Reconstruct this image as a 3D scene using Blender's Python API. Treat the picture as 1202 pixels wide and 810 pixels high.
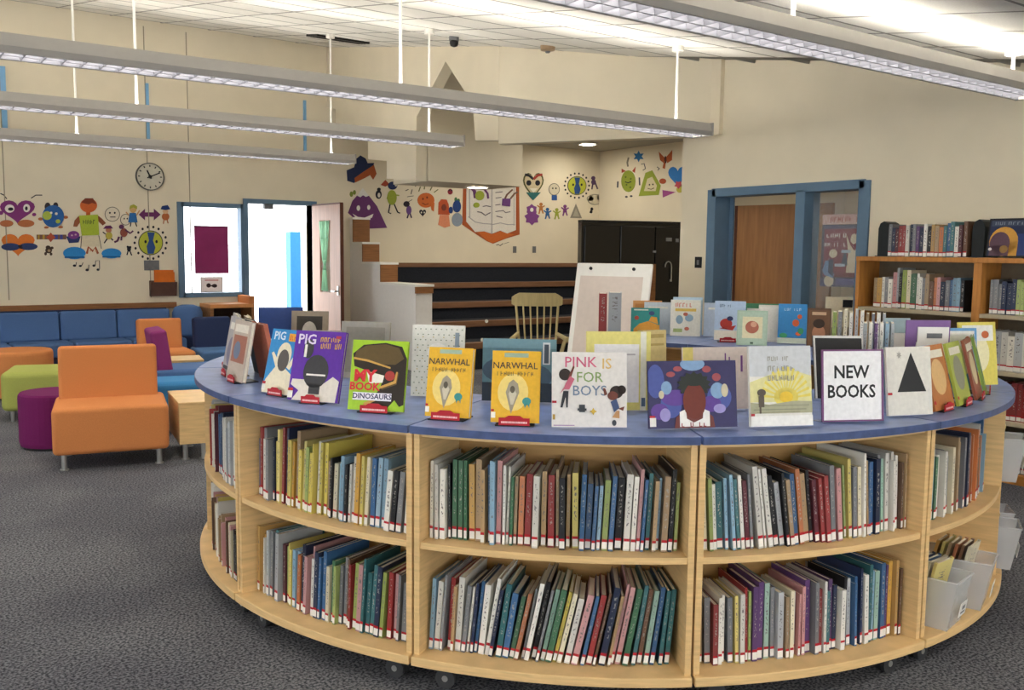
import bpy, bmesh, math, random
from mathutils import Vector, Matrix
random.seed(7)
for o in list(bpy.data.objects): bpy.data.objects.remove(o)
scene = bpy.context.scene
COL = scene.collection
R = math.radians

# ------------------------------------------------------------------ camera, world, exposure
F_PX, YAW, PITCH, ROLL, CAM_H = 1085.7, R(54.41), R(5.775), R(0.6286), 1.6
fwd = Vector((math.cos(YAW)*math.cos(PITCH), math.sin(YAW)*math.cos(PITCH), -math.sin(PITCH)))
rgt0 = Vector((math.sin(YAW), -math.cos(YAW), 0)); up0 = rgt0.cross(fwd)
rgt = math.cos(ROLL)*rgt0 + math.sin(ROLL)*up0
upv = -math.sin(ROLL)*rgt0 + math.cos(ROLL)*up0
camd = bpy.data.cameras.new('camera'); camd.sensor_fit = 'HORIZONTAL'; camd.sensor_width = 36
camd.lens = F_PX/1202*36; camd.clip_start = .05; camd.clip_end = 200
cam = bpy.data.objects.new('camera', camd); COL.objects.link(cam)
cam.matrix_world = Matrix(((rgt.x, upv.x, -fwd.x, 0), (rgt.y, upv.y, -fwd.y, 0), (rgt.z, upv.z, -fwd.z, CAM_H), (0, 0, 0, 1)))
scene.camera = cam
world = bpy.data.worlds.new('sky'); scene.world = world; world.use_nodes = True
bgn = world.node_tree.nodes['Background']; bgn.inputs[0].default_value = (.93, .97, 1, 1); bgn.inputs[1].default_value = 5.2
vs = scene.view_settings; vs.view_transform = 'Standard'; vs.look = 'None'; vs.gamma = 1; vs.use_curve_mapping = False
vs.exposure = 0.42
TUBE = 31.0            # strength of the fluorescent tubes

# the setting's main planes (metres)
YW, XR = 12.6, 6.9                       # far wall, right wall
CA, CB = 2.40, .165                      # sloped ceiling z = CA + CB*Y
RC = Vector((3.36, 3.94, 0)); RO, RI = 2.10, 1.34   # ring of curved bookcases

def ray(x, y): return fwd + (x-601)/F_PX*rgt - (y-405)/F_PX*upv
def onx(x, y, X): d = ray(x, y); return d*(X/d.x) + Vector((0, 0, CAM_H))
def ony(x, y, Y): d = ray(x, y); return d*(Y/d.y) + Vector((0, 0, CAM_H))
def onz(x, y, z): d = ray(x, y); return d*((z-CAM_H)/d.z) + Vector((0, 0, CAM_H))
def ceil_z(Y): return CA + CB*max(Y, 1.0)

# ------------------------------------------------------------------ materials
def lin(c):
    if isinstance(c, str):
        c = c.lstrip('#'); c = [int(c[i:i+2], 16)/255 for i in (0, 2, 4)]
    return [(v/12.92 if v <= .04045 else ((v+.055)/1.055)**2.4) for v in c] + [1]
MATS = {}
def mat(name, col, rough=.6, var=0, scale=20, stretch=(1, 1, 1), bump=0, spec=.3, metal=0, emit=0, coords='Object', detail=4):
    if name in MATS: return MATS[name]
    m = bpy.data.materials.new(name); m.use_nodes = True; nt = m.node_tree; b = nt.nodes['Principled BSDF']
    c = lin(col); b.inputs['Base Color'].default_value = c
    b.inputs['Roughness'].default_value = rough; b.inputs['Metallic'].default_value = metal
    b.inputs['Specular IOR Level'].default_value = spec
    if emit: b.inputs['Emission Color'].default_value = c; b.inputs['Emission Strength'].default_value = emit
    if var or bump:
        tc = nt.nodes.new('ShaderNodeTexCoord'); mp = nt.nodes.new('ShaderNodeMapping'); nz = nt.nodes.new('ShaderNodeTexNoise')
        mp.inputs['Scale'].default_value = stretch; nz.inputs['Scale'].default_value = scale; nz.inputs['Detail'].default_value = detail
        nt.links.new(tc.outputs[coords], mp.inputs[0]); nt.links.new(mp.outputs[0], nz.inputs['Vector'])
        if var:
            rp = nt.nodes.new('ShaderNodeValToRGB'); rp.color_ramp.elements[0].position = .3; rp.color_ramp.elements[1].position = .7
            rp.color_ramp.elements[0].color = [max(0, v*(1-var)) for v in c[:3]] + [1]
            rp.color_ramp.elements[1].color = [min(1, v*(1+var)) for v in c[:3]] + [1]
            nt.links.new(nz.outputs['Fac'], rp.inputs[0]); nt.links.new(rp.outputs[0], b.inputs['Base Color'])
        if bump:
            bp = nt.nodes.new('ShaderNodeBump'); bp.inputs['Strength'].default_value = bump; bp.inputs['Distance'].default_value = .01
            nt.links.new(nz.outputs['Fac'], bp.inputs['Height']); nt.links.new(bp.outputs[0], b.inputs['Normal'])
    MATS[name] = m; return m
def flat(col, rough=.55):
    return mat('paint_' + (col if isinstance(col, str) else '%02x%02x%02x' % tuple(int(255*v) for v in col)).lstrip('#'), col, rough, var=.06, scale=60)

wall_m = mat('cream_wall_paint', '#e4d9c1', .75, var=.03, scale=3, bump=.02)
M_wood = mat('birch_wood', '#d9b680', .45, var=.12, scale=6, stretch=(1, 1, 14), bump=.01)
M_woodh = mat('birch_wood_flat', '#dcb983', .45, var=.10, scale=5, stretch=(2, 2, 30))
M_oak = mat('oak_wood', '#b47a3c', .45, var=.18, scale=5, stretch=(6, 6, 1))
M_walnut = mat('brown_trim_wood', '#8a5d38', .5, var=.2, scale=5, stretch=(1, 6, 12))
M_doorw = mat('door_veneer', '#9a6a3e', .45, var=.18, scale=3, stretch=(10, 10, .8))
M_pinkd = mat('pale_pink_veneer', '#b08974', .5, var=.1, scale=3, stretch=(8, 8, .7))
M_lam = mat('blue_laminate', '#6d80b0', .35, var=.2, scale=14, spec=.4, detail=8)
M_lame = mat('blue_edge_band', '#465680', .45, var=.2, scale=20)
M_blue = mat('blue_grey_frame', '#5f7a92', .5, var=.05, scale=8)
M_steel = mat('brushed_steel', '#b9b9b6', .35, metal=.8, var=.05)
M_black = mat('black_plastic', '#141416', .4, var=.1)
M_grey = mat('grey_plastic', '#6f7072', .5, var=.1)
M_wheel = mat('dark_rubber', '#3b3b3d', .5, var=.1)
M_white = mat('white_plastic', '#eeece6', .4, var=.02)
M_page = mat('page_paper', '#e9e2d0', .8, var=.08, scale=60, stretch=(1, 40, 1))
M_red = mat('red_label', '#b3202c', .5, var=.05)
M_lab = mat('white_label', '#e8e6e0', .6, var=.12, scale=90)
M_housing = mat('fixture_enamel', '#a5a19b', .45, var=.02)
M_rod = mat('white_rod', '#efece4', .4, var=.02)
M_louver = mat('louver_metal', '#77777e', .5, var=.03, spec=.1)
M_tube = mat('lit_tube', '#fffaf0', .5, emit=TUBE)
M_tile = mat('ceiling_tile', '#e6e3db', .9, var=.05, scale=90, bump=.05)
M_grid = mat('ceiling_grid', '#6f6c66', .6, var=.03)

def carpet():
    m = bpy.data.materials.new('grey_carpet'); m.use_nodes = True; nt = m.node_tree; b = nt.nodes['Principled BSDF']
    tc = nt.nodes.new('ShaderNodeTexCoord')
    n1 = nt.nodes.new('ShaderNodeTexNoise'); n1.inputs['Scale'].default_value = 88; n1.inputs['Detail'].default_value = 3
    n2 = nt.nodes.new('ShaderNodeTexNoise'); n2.inputs['Scale'].default_value = 1.1; n2.inputs['Detail'].default_value = 2
    for n in (n1, n2): nt.links.new(tc.outputs['Object'], n.inputs['Vector'])
    r1 = nt.nodes.new('ShaderNodeValToRGB'); r1.color_ramp.elements[0].position = .4; r1.color_ramp.elements[1].position = .6
    r1.color_ramp.elements[0].color = lin('#3c3e43'); r1.color_ramp.elements[1].color = lin('#828286')
    r2 = nt.nodes.new('ShaderNodeValToRGB'); r2.color_ramp.elements[0].position = .42; r2.color_ramp.elements[1].position = .6
    r2.color_ramp.elements[0].color = (.72, .72, .76, 1); r2.color_ramp.elements[1].color = (1, 1, 1, 1)
    mx = nt.nodes.new('ShaderNodeMix'); mx.data_type = 'RGBA'; mx.blend_type = 'MULTIPLY'; mx.inputs[0].default_value = 1
    nt.links.new(n1.outputs['Fac'], r1.inputs[0]); nt.links.new(n2.outputs['Fac'], r2.inputs[0])
    nt.links.new(r1.outputs[0], mx.inputs[6]); nt.links.new(r2.outputs[0], mx.inputs[7]); nt.links.new(mx.outputs[2], b.inputs['Base Color'])
    b.inputs['Roughness'].default_value = .95; b.inputs['Specular IOR Level'].default_value = .1
    bp = nt.nodes.new('ShaderNodeBump'); bp.inputs['Strength'].default_value = .4; bp.inputs['Distance'].default_value = .005
    nt.links.new(n1.outputs['Fac'], bp.inputs['Height']); nt.links.new(bp.outputs[0], b.inputs['Normal'])
    return m
def book_cover_mat():
    # colour comes from the object's own colour; a printed title band is drawn along the spine
    m = bpy.data.materials.new('book_cloth'); m.use_nodes = True; nt = m.node_tree; b = nt.nodes['Principled BSDF']
    oi = nt.nodes.new('ShaderNodeObjectInfo'); tc = nt.nodes.new('ShaderNodeTexCoord')
    nz = nt.nodes.new('ShaderNodeTexNoise'); nz.noise_dimensions = '4D'; nz.inputs['Scale'].default_value = 1; nz.inputs['Detail'].default_value = 2
    mp = nt.nodes.new('ShaderNodeMapping'); mp.inputs['Scale'].default_value = (1, 3, 34)
    mul = nt.nodes.new('ShaderNodeMath'); mul.operation = 'MULTIPLY'; mul.inputs[1].default_value = 57
    nt.links.new(oi.outputs['Random'], mul.inputs[0]); nt.links.new(mul.outputs[0], nz.inputs['W'])
    nt.links.new(tc.outputs['Generated'], mp.inputs[0]); nt.links.new(mp.outputs[0], nz.inputs['Vector'])
    gt = nt.nodes.new('ShaderNodeMath'); gt.operation = 'GREATER_THAN'; gt.inputs[1].default_value = .56
    nt.links.new(nz.outputs['Fac'], gt.inputs[0])
    sep = nt.nodes.new('ShaderNodeSeparateXYZ'); nt.links.new(tc.outputs['Generated'], sep.inputs[0])
    def cmpn(op, a, v):
        n = nt.nodes.new('ShaderNodeMath'); n.operation = op; nt.links.new(a, n.inputs[0]); n.inputs[1].default_value = v; return n.outputs[0]
    def mulo(a, c):
        n = nt.nodes.new('ShaderNodeMath'); n.operation = 'MULTIPLY'; nt.links.new(a, n.inputs[0]); nt.links.new(c, n.inputs[1]); return n.outputs[0]
    k = mulo(mulo(cmpn('GREATER_THAN', sep.outputs[2], .32), cmpn('LESS_THAN', sep.outputs[2], .9)), mulo(cmpn('GREATER_THAN', sep.outputs[1], .3), cmpn('LESS_THAN', sep.outputs[1], .7)))
    k = mulo(mulo(k, gt.outputs[0]), cmpn('GREATER_THAN', sep.outputs[0], .97))
    bw = nt.nodes.new('ShaderNodeRGBToBW'); nt.links.new(oi.outputs['Color'], bw.inputs[0])
    dk = cmpn('LESS_THAN', bw.outputs[0], .25)
    ink = nt.nodes.new('ShaderNodeMix'); ink.data_type = 'RGBA'; nt.links.new(dk, ink.inputs[0])
    ink.inputs[6].default_value = (.16, .14, .14, 1); ink.inputs[7].default_value = (.38, .36, .32, 1)
    mx = nt.nodes.new('ShaderNodeMix'); mx.data_type = 'RGBA'; nt.links.new(k, mx.inputs[0]); nt.links.new(oi.outputs['Color'], mx.inputs[6]); nt.links.new(ink.outputs[2], mx.inputs[7])
    nt.links.new(mx.outputs[2], b.inputs['Base Color']); b.inputs['Roughness'].default_value = .4
    return m
def clear_mat(name, col, alpha=.35, rough=.15):
    m = bpy.data.materials.new(name); m.use_nodes = True; b = m.node_tree.nodes['Principled BSDF']
    b.inputs['Base Color'].default_value = lin(col); b.inputs['Alpha'].default_value = alpha; b.inputs['Roughness'].default_value = rough
    tc = m.node_tree.nodes.new('ShaderNodeTexCoord'); nz = m.node_tree.nodes.new('ShaderNodeTexNoise'); nz.inputs['Scale'].default_value = 12
    mr = m.node_tree.nodes.new('ShaderNodeMapRange'); mr.inputs[3].default_value = alpha*.96; mr.inputs[4].default_value = alpha*1.04
    m.node_tree.links.new(tc.outputs['Object'], nz.inputs['Vector']); m.node_tree.links.new(nz.outputs['Fac'], mr.inputs[0]); m.node_tree.links.new(mr.outputs[0], b.inputs['Alpha'])
    return m
M_carpet = carpet(); M_book = book_cover_mat(); M_clear = clear_mat('clear_plastic', '#e6e7ea', .36); M_glass = clear_mat('window_glass', '#e8f0f4', .10, .05)
def fabric(name, col): return mat('fabric_' + name, col, .8, var=.06, scale=160, bump=.08, spec=.15)

# ------------------------------------------------------------------ mesh helpers
class MB:
    def __init__(s): s.v = []; s.f = []; s.m = []
    def face(s, pts, mi=0):
        i = len(s.v); s.v += [tuple(p) for p in pts]; s.f.append(list(range(i, i+len(pts)))); s.m.append(mi); return s
    def box(s, x0, x1, y0, y1, z0, z1, mi=0, M=None):
        c = [Vector((x, y, z)) for z in (z0, z1) for y in (y0, y1) for x in (x0, x1)]
        if M: c = [M @ p for p in c]
        i = len(s.v); s.v += [tuple(p) for p in c]
        for q in ((0, 2, 3, 1), (4, 5, 7, 6), (0, 1, 5, 4), (2, 6, 7, 3), (0, 4, 6, 2), (1, 3, 7, 5)): s.f.append([i+k for k in q]); s.m.append(mi)
        return s
    def prism(s, a, b, mi=0):              # two matching outlines
        n = len(a); i = len(s.v); s.v += [tuple(p) for p in a] + [tuple(p) for p in b]
        s.f.append([i+k for k in range(n)][::-1]); s.f.append([i+n+k for k in range(n)]); s.m += [mi, mi]
        for k in range(n): s.f.append([i+k, i+(k+1) % n, i+n+(k+1) % n, i+n+k]); s.m.append(mi)
        return s
    def cyl(s, p0, p1, r0, r1=None, n=16, mi=0):
        p0, p1 = Vector(p0), Vector(p1); r1 = r0 if r1 is None else r1; d = (p1-p0).normalized()
        a = d.orthogonal().normalized(); b = d.cross(a)
        ring = lambda p, r: [p + r*(math.cos(2*math.pi*k/n)*a + math.sin(2*math.pi*k/n)*b) for k in range(n)]
        return s.prism(ring(p0, r0), ring(p1, r1), mi)
    def lathe(s, prof, n=32, c=(0, 0), mi=0, caps=True):   # prof: (r,z) from bottom to top
        i = len(s.v)
        for r, z in prof: s.v += [(c[0]+r*math.cos(2*math.pi*k/n), c[1]+r*math.sin(2*math.pi*k/n), z) for k in range(n)]
        for j in range(len(prof)-1):
            for k in range(n): s.f.append([i+j*n+k, i+j*n+(k+1) % n, i+(j+1)*n+(k+1) % n, i+(j+1)*n+k]); s.m.append(mi)
        if caps: s.f.append([i+k for k in range(n)][::-1]); s.f.append([i+(len(prof)-1)*n+k for k in range(n)]); s.m += [mi, mi]
        return s
    def arc(s, r0, r1, z0, z1, t0, t1, n=14, mi=0):
        for j in range(n): pass
        i = len(s.v)
        for j in range(n+1):
            t = R(t0+(t1-t0)*j/n); c, d = math.cos(t), math.sin(t)
            for r, z in ((r0, z0), (r1, z0), (r1, z1), (r0, z1)): s.v.append((RC.x+r*c, RC.y+r*d, z))
        for j in range(n):
            for k in range(4):
                s.f.append([i+j*4+k, i+j*4+(k+1) % 4, i+j*4+4+(k+1) % 4, i+j*4+4+k][::-1]); s.m.append(mi)
        s.f.append([i, i+1, i+2, i+3]); s.f.append([i+n*4+3, i+n*4+2, i+n*4+1, i+n*4]); s.m += [mi, mi]
        return s
    def mesh(s, name, mats, smooth=False, fix=True):
        me = bpy.data.meshes.new(name); me.from_pydata(s.v, [], s.f); me.polygons.foreach_set('material_index', s.m)
        for m in (mats if isinstance(mats, (list, tuple)) else [mats]): me.materials.append(m)
        if fix:
            bm = bmesh.new(); bm.from_mesh(me); bmesh.ops.recalc_face_normals(bm, faces=bm.faces); bm.to_mesh(me); bm.free()
        if smooth: me.polygons.foreach_set('use_smooth', [True]*len(me.polygons))
        me.update(); return me
    def build(s, name, mats, parent=None, bevel=0, seg=2, smooth=False):
        o = link(name, s.mesh(name, mats, smooth), parent)
        if bevel: bev(o, bevel, seg)
        return o
def link(name, data, parent=None):
    o = bpy.data.objects.new(name, data); COL.objects.link(o)
    if parent is not None: o.parent = parent
    return o
def bev(o, w, seg=2):
    md = o.modifiers.new('soft_edge', 'BEVEL'); md.width = w; md.segments = seg; md.limit_method = 'ANGLE'; md.angle_limit = R(40); return o
def tag(o, label, cat, group=None):
    o['label'] = label; o['category'] = cat
    if group: o['group'] = group
    return o
def thing(name, label, cat, loc=(0, 0, 0), rz=0, group=None):
    o = link(name, None); o.location = loc; o.rotation_euler = (0, 0, rz); o.empty_display_size = .1
    return tag(o, label, cat, group)
def struct(o): o['kind'] = 'structure'; return o
TXT = {}
def text_polys(txt, size=1, bold=0):
    """centred flat lettering as polygons (list of point lists), height ~ size"""
    key = (txt, bold)
    if key not in TXT:
        cu = bpy.data.curves.new('lettering', 'FONT'); cu.body = txt; cu.align_x = 'CENTER'; cu.align_y = 'CENTER'; cu.size = 1; cu.offset = bold; cu.resolution_u = 2
        o = link('lettering_temp', cu); bpy.context.view_layer.update()
        me = bpy.data.meshes.new_from_object(o.evaluated_get(bpy.context.evaluated_depsgraph_get()))
        TXT[key] = [[(me.vertices[i].co.x, me.vertices[i].co.y) for i in p.vertices] for p in me.polygons]
        bpy.data.objects.remove(o); bpy.data.curves.remove(cu); bpy.data.meshes.remove(me)
    return [[(x*size, y*size) for x, y in p] for p in TXT[key]]

# ------------------------------------------------------------------ flat pictures: shapes given in (u,v), turned into thin layered print
def ell(cx, cy, rx, ry, n=20, a0=0): return [(cx+rx*math.cos(2*math.pi*k/n+a0), cy+ry*math.sin(2*math.pi*k/n+a0)) for k in range(n)]
def rect(x0, y0, x1, y1): return [(x0, y0), (x1, y0), (x1, y1), (x0, y1)]
def heart(cx, cy, w, h, n=28):
    out = []
    for k in range(n):
        t = 2*math.pi*k/n; x = 16*math.sin(t)**3; y = 13*math.cos(t)-5*math.cos(2*t)-2*math.cos(3*t)-math.cos(4*t)
        out.append((cx + x/32*w, cy + (y+2.5)/29*h))
    return out
def stroke(pts, w):
    L, Rr = [], []
    for i, p in enumerate(pts):
        a = Vector(pts[max(i-1, 0)]); b = Vector(pts[min(i+1, len(pts)-1)]); d = (b-a).normalized(); n = Vector((-d.y, d.x))*w/2
        L.append((p[0]+n.x, p[1]+n.y)); Rr.append((p[0]-n.x, p[1]-n.y))
    return [[L[i], L[i+1], Rr[i+1], Rr[i]] for i in range(len(pts)-1)]
def star(cx, cy, ro, ri, n, a0=math.pi/2): return [(cx+(ro if k % 2 == 0 else ri)*math.cos(a0+math.pi*k/n), cy+(ro if k % 2 == 0 else ri)*math.sin(a0+math.pi*k/n)) for k in range(2*n)]
def rot(pts, cx, cy, a):
    c, s = math.cos(a), math.sin(a); return [(cx+(x-cx)*c-(y-cy)*s, cy+(x-cx)*s+(y-cy)*c) for x, y in pts]

def picture(parent, shapes, w, h, x0=0.0, step=.0005, name='cover_print'):
    """shapes: (colour, polygon | list of polygons) in unit (u,v); laid on the +x face, u to +y, v to +z"""
    mb = MB(); mats = []; idx = {}
    for k, (c, pl) in enumerate(shapes):
        if c not in idx: idx[c] = len(mats); mats.append(flat(c, .45))
        if pl and not isinstance(pl[0][0], (tuple, list)): pl = [pl]
        for p in pl:
            q = [(min(max(u, 0), 1), min(max(v, 0), 1)) for u, v in p]
            mb.face([(x0+step*(k+1), (u-.5)*w, v*h) for u, v in q], idx[c])
    me = mb.mesh(name, mats, fix=False)
    # make every face look towards +x
    bm = bmesh.new(); bm.from_mesh(me)
    for f in bm.faces:
        f.normal_update()
        if f.normal.x < 0: f.normal_flip()
    bmesh.ops.triangulate(bm, faces=[f for f in bm.faces if len(f.verts) > 4]); bm.to_mesh(me); bm.free()
    return link(name, me, parent)
def scrib(cx, cy, tw, th_, n, seed=1):
    rnd = random.Random(seed); out = []; cw_ = tw/n
    for k in range(n):
        x = cx-tw/2+cw_*k
        if rnd.random() < .15: continue
        out.append(rect(x+cw_*.1, cy-th_/2, x+cw_*.32, cy+th_*rnd.uniform(.3, .5)))
        if rnd.random() < .75: yy = cy+th_*rnd.choice((-.42, 0, .36)); out.append(rect(x+cw_*.32, yy-th_*.08, x+cw_*.72, yy+th_*.1))
        if rnd.random() < .6: out.append(rect(x+cw_*.62, cy-th_*rnd.uniform(.3, .5), x+cw_*.82, cy+th_/2))
    return out
def words(txt, cx, cy, size, w, h, bold=.02, sx=1):
    return [[(cx + x*sx/w, cy + y/h) for x, y in p] for p in text_polys(txt, size, bold)]

# ================================================================== THE SETTING
struct(MB().box(-5, 12, -4.5, 15.5, -.1, 0).build('floor', M_carpet))
ZT = 4.8
def slope_box(mb, x0, x1, y0, y1, z0):                 # wall piece that runs up to the sloped ceiling
    ys = [y0] + ([1.0] if y0 < 1 < y1 else []) + [y1]
    prof = [(y0, z0), (y1, z0)] + [(y, ceil_z(y)+.03) for y in reversed(ys)]
    return mb.prism([(x0, y, z) for y, z in prof], [(x1, y, z) for y, z in prof])
wx0, wx1 = ony(212, 243, YW).x, ony(284, 243, YW).x; wz0, wz1 = ony(250, 346, YW).z, ony(250, 241, YW).z
dx0, dx1, dz1 = ony(290, 239, YW).x, ony(366, 239, YW).x, ony(330, 240, YW).z
b = MB()
for x0, x1, z0, z1 in ((-5, wx0, 0, ZT), (wx0, wx1, 0, wz0), (wx0, wx1, wz1, ZT), (wx1, dx0, 0, ZT), (dx0, dx1, dz1, ZT), (dx1, 11.1, 0, ZT)): b.box(x0, x1, YW, YW+.2, z0, z1)
wall_far = struct(b.build('wall_far', wall_m))
M_seam = mat('panel_joint', '#9b917c', .7, var=.05)
for px in (4, 173, 222):
    x = ony(px, 200, YW).x
    MB().box(x-.006, x+.006, YW-.004, YW+.01, .95, 4.4).build('panel_seam', M_seam, wall_far)
M_bstrip = mat('pale_blue_trim', '#7fb0d8', .5, var=.04)
for n, (px, y0, y1, w) in enumerate(((2.5, 78, 122, .028), (172, 98, 138, .018), (357, 118, 155, .018))):
    p, q = ony(px, y0, YW), ony(px, y1, YW)
    struct(MB().box(p.x-w, p.x+w, YW-.03, YW+.01, q.z-.4, p.z).build('trim_%d' % (n+1), M_bstrip))
# right wall with doorway and sidelight opening
oy0, oy1, oz1 = 4.62, 6.30, 2.17
b = MB(); slope_box(b, XR, XR+.18, -4.5, oy0, 0); slope_box(b, XR, XR+.18, oy1, 6.72, 0); slope_box(b, XR, XR+.18, oy0, oy1, oz1)
wall_right = struct(b.build('wall_right', wall_m))
# added unseen window openings for fill daylight: left wall and wall behind the viewer
L_ADDED_WIN = [(-2.6, .4), (1.2, 4.2), (5.0, 8.0), (8.8, 11.2)]; B_ADDED_WIN = [(-4.3, -1.3), (-.7, 2.3), (2.9, 5.9)]
def fill_window_frame(name, x0, x1, y0, y1, z0, z1, along):
    f_ = .06; b_ = MB()
    if along == 'y':
        b_.box(x0, x1, y0, y0+f_, z0, z1).box(x0, x1, y1-f_, y1, z0, z1).box(x0, x1, y0, y1, z0, z0+f_).box(x0, x1, y0, y1, z1-f_, z1).box(x0, x1, (y0+y1)/2-.03, (y0+y1)/2+.03, z0, z1)
    else:
        b_.box(x0, x0+f_, y0, y1, z0, z1).box(x1-f_, x1, y0, y1, z0, z1).box(x0, x1, y0, y1, z0, z0+f_).box(x0, x1, y0, y1, z1-f_, z1).box((x0+x1)/2-.03, (x0+x1)/2+.03, y0, y1, z0, z1)
    w_ = struct(b_.build(name, M_blue)); return w_
b = MB(); ye = -4.5
for a_, c_ in L_ADDED_WIN: slope_box(b, -5.2, -5, ye, a_, 0); b.box(-5.2, -5, a_, c_, 0, .85); slope_box(b, -5.2, -5, a_, c_, 2.25); ye = c_
slope_box(b, -5.2, -5, ye, YW+.2, 0); struct(b.build('wall_left', wall_m))
b = MB(); xe = -5
for a_, c_ in B_ADDED_WIN: b.box(xe, a_, -4.7, -4.5, 0, 2.7).box(a_, c_, -4.7, -4.5, 0, .85).box(a_, c_, -4.7, -4.5, 2.25, 2.7); xe = c_
b.box(xe, XR+.18, -4.7, -4.5, 0, 2.7); struct(b.build('wall_behind', wall_m))
for k, (a_, c_) in enumerate(L_ADDED_WIN): fill_window_frame('window_%d' % (k+2), -5.15, -5.05, a_, c_, .85, 2.25, 'y')  # frames of the added fill openings, left wall
for k, (a_, c_) in enumerate(B_ADDED_WIN): fill_window_frame('window_%d' % (k+6), a_, c_, -4.65, -4.55, .85, 2.25, 'x')  # frames of the added openings that light camera-facing surfaces
# alcove: high wall with a gabled opening, diagonal header, bulkhead, back and side walls
XH = 5.7
def H(px, py): p = onx(px, py, XH); return (p.y, p.z)
yB = H(585, 165)[0]
out = [(YW, ceil_z(YW)+.03), (yB, ceil_z(yB)+.03), H(585, 165), H(558, 165), H(555, 122), H(523, 72), H(489, 137), H(488, 212), H(454, 210), H(454, 189), H(432, 187), H(432, 166), H(412, 164), H(412, 149), H(394, 147), H(394, 128), (YW, H(381, 127)[1])]
b = MB().prism([(XH, y, z) for y, z in out], [(XH+.15, y, z) for y, z in out])
struct(b.build('wall_alcove', wall_m))
A, Bp = Vector((XH+.004, yB, 0)), Vector((XR-.05, 6.32, 0)); nrm = Vector((Bp.y-A.y, A.x-Bp.x, 0)).normalized(); nrm = -nrm if nrm.y < 0 else nrm
zb = 2.74
fr = [(A.x, A.y, zb), (Bp.x, Bp.y, zb), (Bp.x, Bp.y, ceil_z(Bp.y)+.03), (A.x, A.y, ceil_z(A.y)+.03)]
struct(MB().prism(fr, [(x+nrm.x*.15, y+nrm.y*.15, z) for x, y, z in fr]).build('wall_header', wall_m))
struct(MB().box(XR-.05, XR, 6.20, 6.34, zb, 3.50).build('trim_4', wall_m))
p = ony(613, 219, 10.0); q = ony(520, 147, 10.0)
struct(MB().box(XH+.16, p.x, 10.0, 10.9, p.z, q.z).box(XH+.16, p.x-.2, 10.08, 10.9, q.z, 4.05).build('wall_bulkhead', wall_m))
XC = ony(704, 178, YW).x; ZA = ony(704, 178, YW).z
struct(MB().box(XC, XC+.2, 6.3, YW+.2, 0, ZA+.1).build('wall_alcove_side', wall_m))
struct(MB().box(XR+.18, XC, 6.42, 6.55, 0, ZA+.1).build('wall_alcove_near', wall_m))
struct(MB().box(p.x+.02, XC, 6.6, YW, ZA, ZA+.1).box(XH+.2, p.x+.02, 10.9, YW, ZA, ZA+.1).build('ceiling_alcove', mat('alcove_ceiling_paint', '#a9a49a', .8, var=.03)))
# small room behind the right-hand doorway
struct(MB().box(9.2, 9.35, 3.4, 6.42, 0, 2.8).box(XR+.18, 9.2, 3.25, 3.4, 0, 2.8).build('wall_office', wall_m))
struct(MB().box(XR+.18, 9.35, 3.25, 6.42, 2.7, 2.8).build('ceiling_office', M_tile))

# ceiling with suspended tiles
ceil = struct(MB().prism([(-5.2, -4.7, ceil_z(0)+.02), (-5.2, 1, ceil_z(1)+.02), (-5.2, YW+.2, ceil_z(YW+.2)+.02), (-5.2, YW+.2, ceil_z(YW+.2)+.12), (-5.2, 1, ceil_z(1)+.12), (-5.2, -4.7, ceil_z(0)+.12)],
    [(11.2, -4.7, ceil_z(0)+.02), (11.2, 1, ceil_z(1)+.02), (11.2, YW+.2, ceil_z(YW+.2)+.02), (11.2, YW+.2, ceil_z(YW+.2)+.12), (11.2, 1, ceil_z(1)+.12), (11.2, -4.7, ceil_z(0)+.12)]).build('ceiling', M_grid))
TS = .61; sl = math.atan(CB); tile_me = MB().box(-.294, .294, -.294, .294, -.012, .012).mesh('ceiling_tile', M_tile)
ny = int((YW-1.02)/(TS*math.cos(sl)))
for j in range(ny):
    y = 1.02 + TS*math.cos(sl)*(j+.5)
    for i in range(20):
        x = -5 + TS*(i+.3)
        if x > XR-.3: continue
        if x > XH+.5 and (x-XH)*(8.42-6.32)/(XR-XH) + y > 9.4: continue
        # only tiles the picture can show as single pieces; the rest of the slab stays bare grid colour behind the camera
        v = Vector((x, y, ceil_z(y)-CAM_H)); d = v.dot(fwd)
        if d < .8: continue
        u_ = 601 + F_PX*v.dot(rgt)/d; w_ = 405 - F_PX*v.dot(upv)/d
        if u_ < -260 or u_ > 1460 or w_ < -330: continue
        o = link('ceiling_tile', tile_me, ceil); o.location = (x, y, ceil_z(y)+.004); o.rotation_euler = (sl, 0, 0)
MB().box(-5, XR, -4.5, 1, ceil_z(0)-.01, ceil_z(0)+.021).build('plain_panel', M_tile, ceil)
M_tbar = mat('grid_bar_metal', '#8b8881', .6, var=.03)
bx_me = MB().box(-5.95, 5.95, -.011, .011, -.012, .02).mesh('grid_bar', M_tbar); by_me = MB().box(-.011, .011, 0, (YW-1.02)/math.cos(sl), -.0115, .02).mesh('grid_bar', M_tbar)
for j in range(ny+1):
    y = 1.02 + TS*math.cos(sl)*j; o = link('grid_bar', bx_me, ceil); o.location = (.94, y, ceil_z(y)+.002); o.rotation_euler = (sl, 0, 0)
for i in range(20):
    x = -5 + TS*(i+.8)
    if x < -1.5 or x > XR-.1: continue
    o = link('grid_bar', by_me, ceil); o.location = (x, 1.02, ceil_z(1.02)+.002); o.rotation_euler = (sl, 0, 0)

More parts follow.
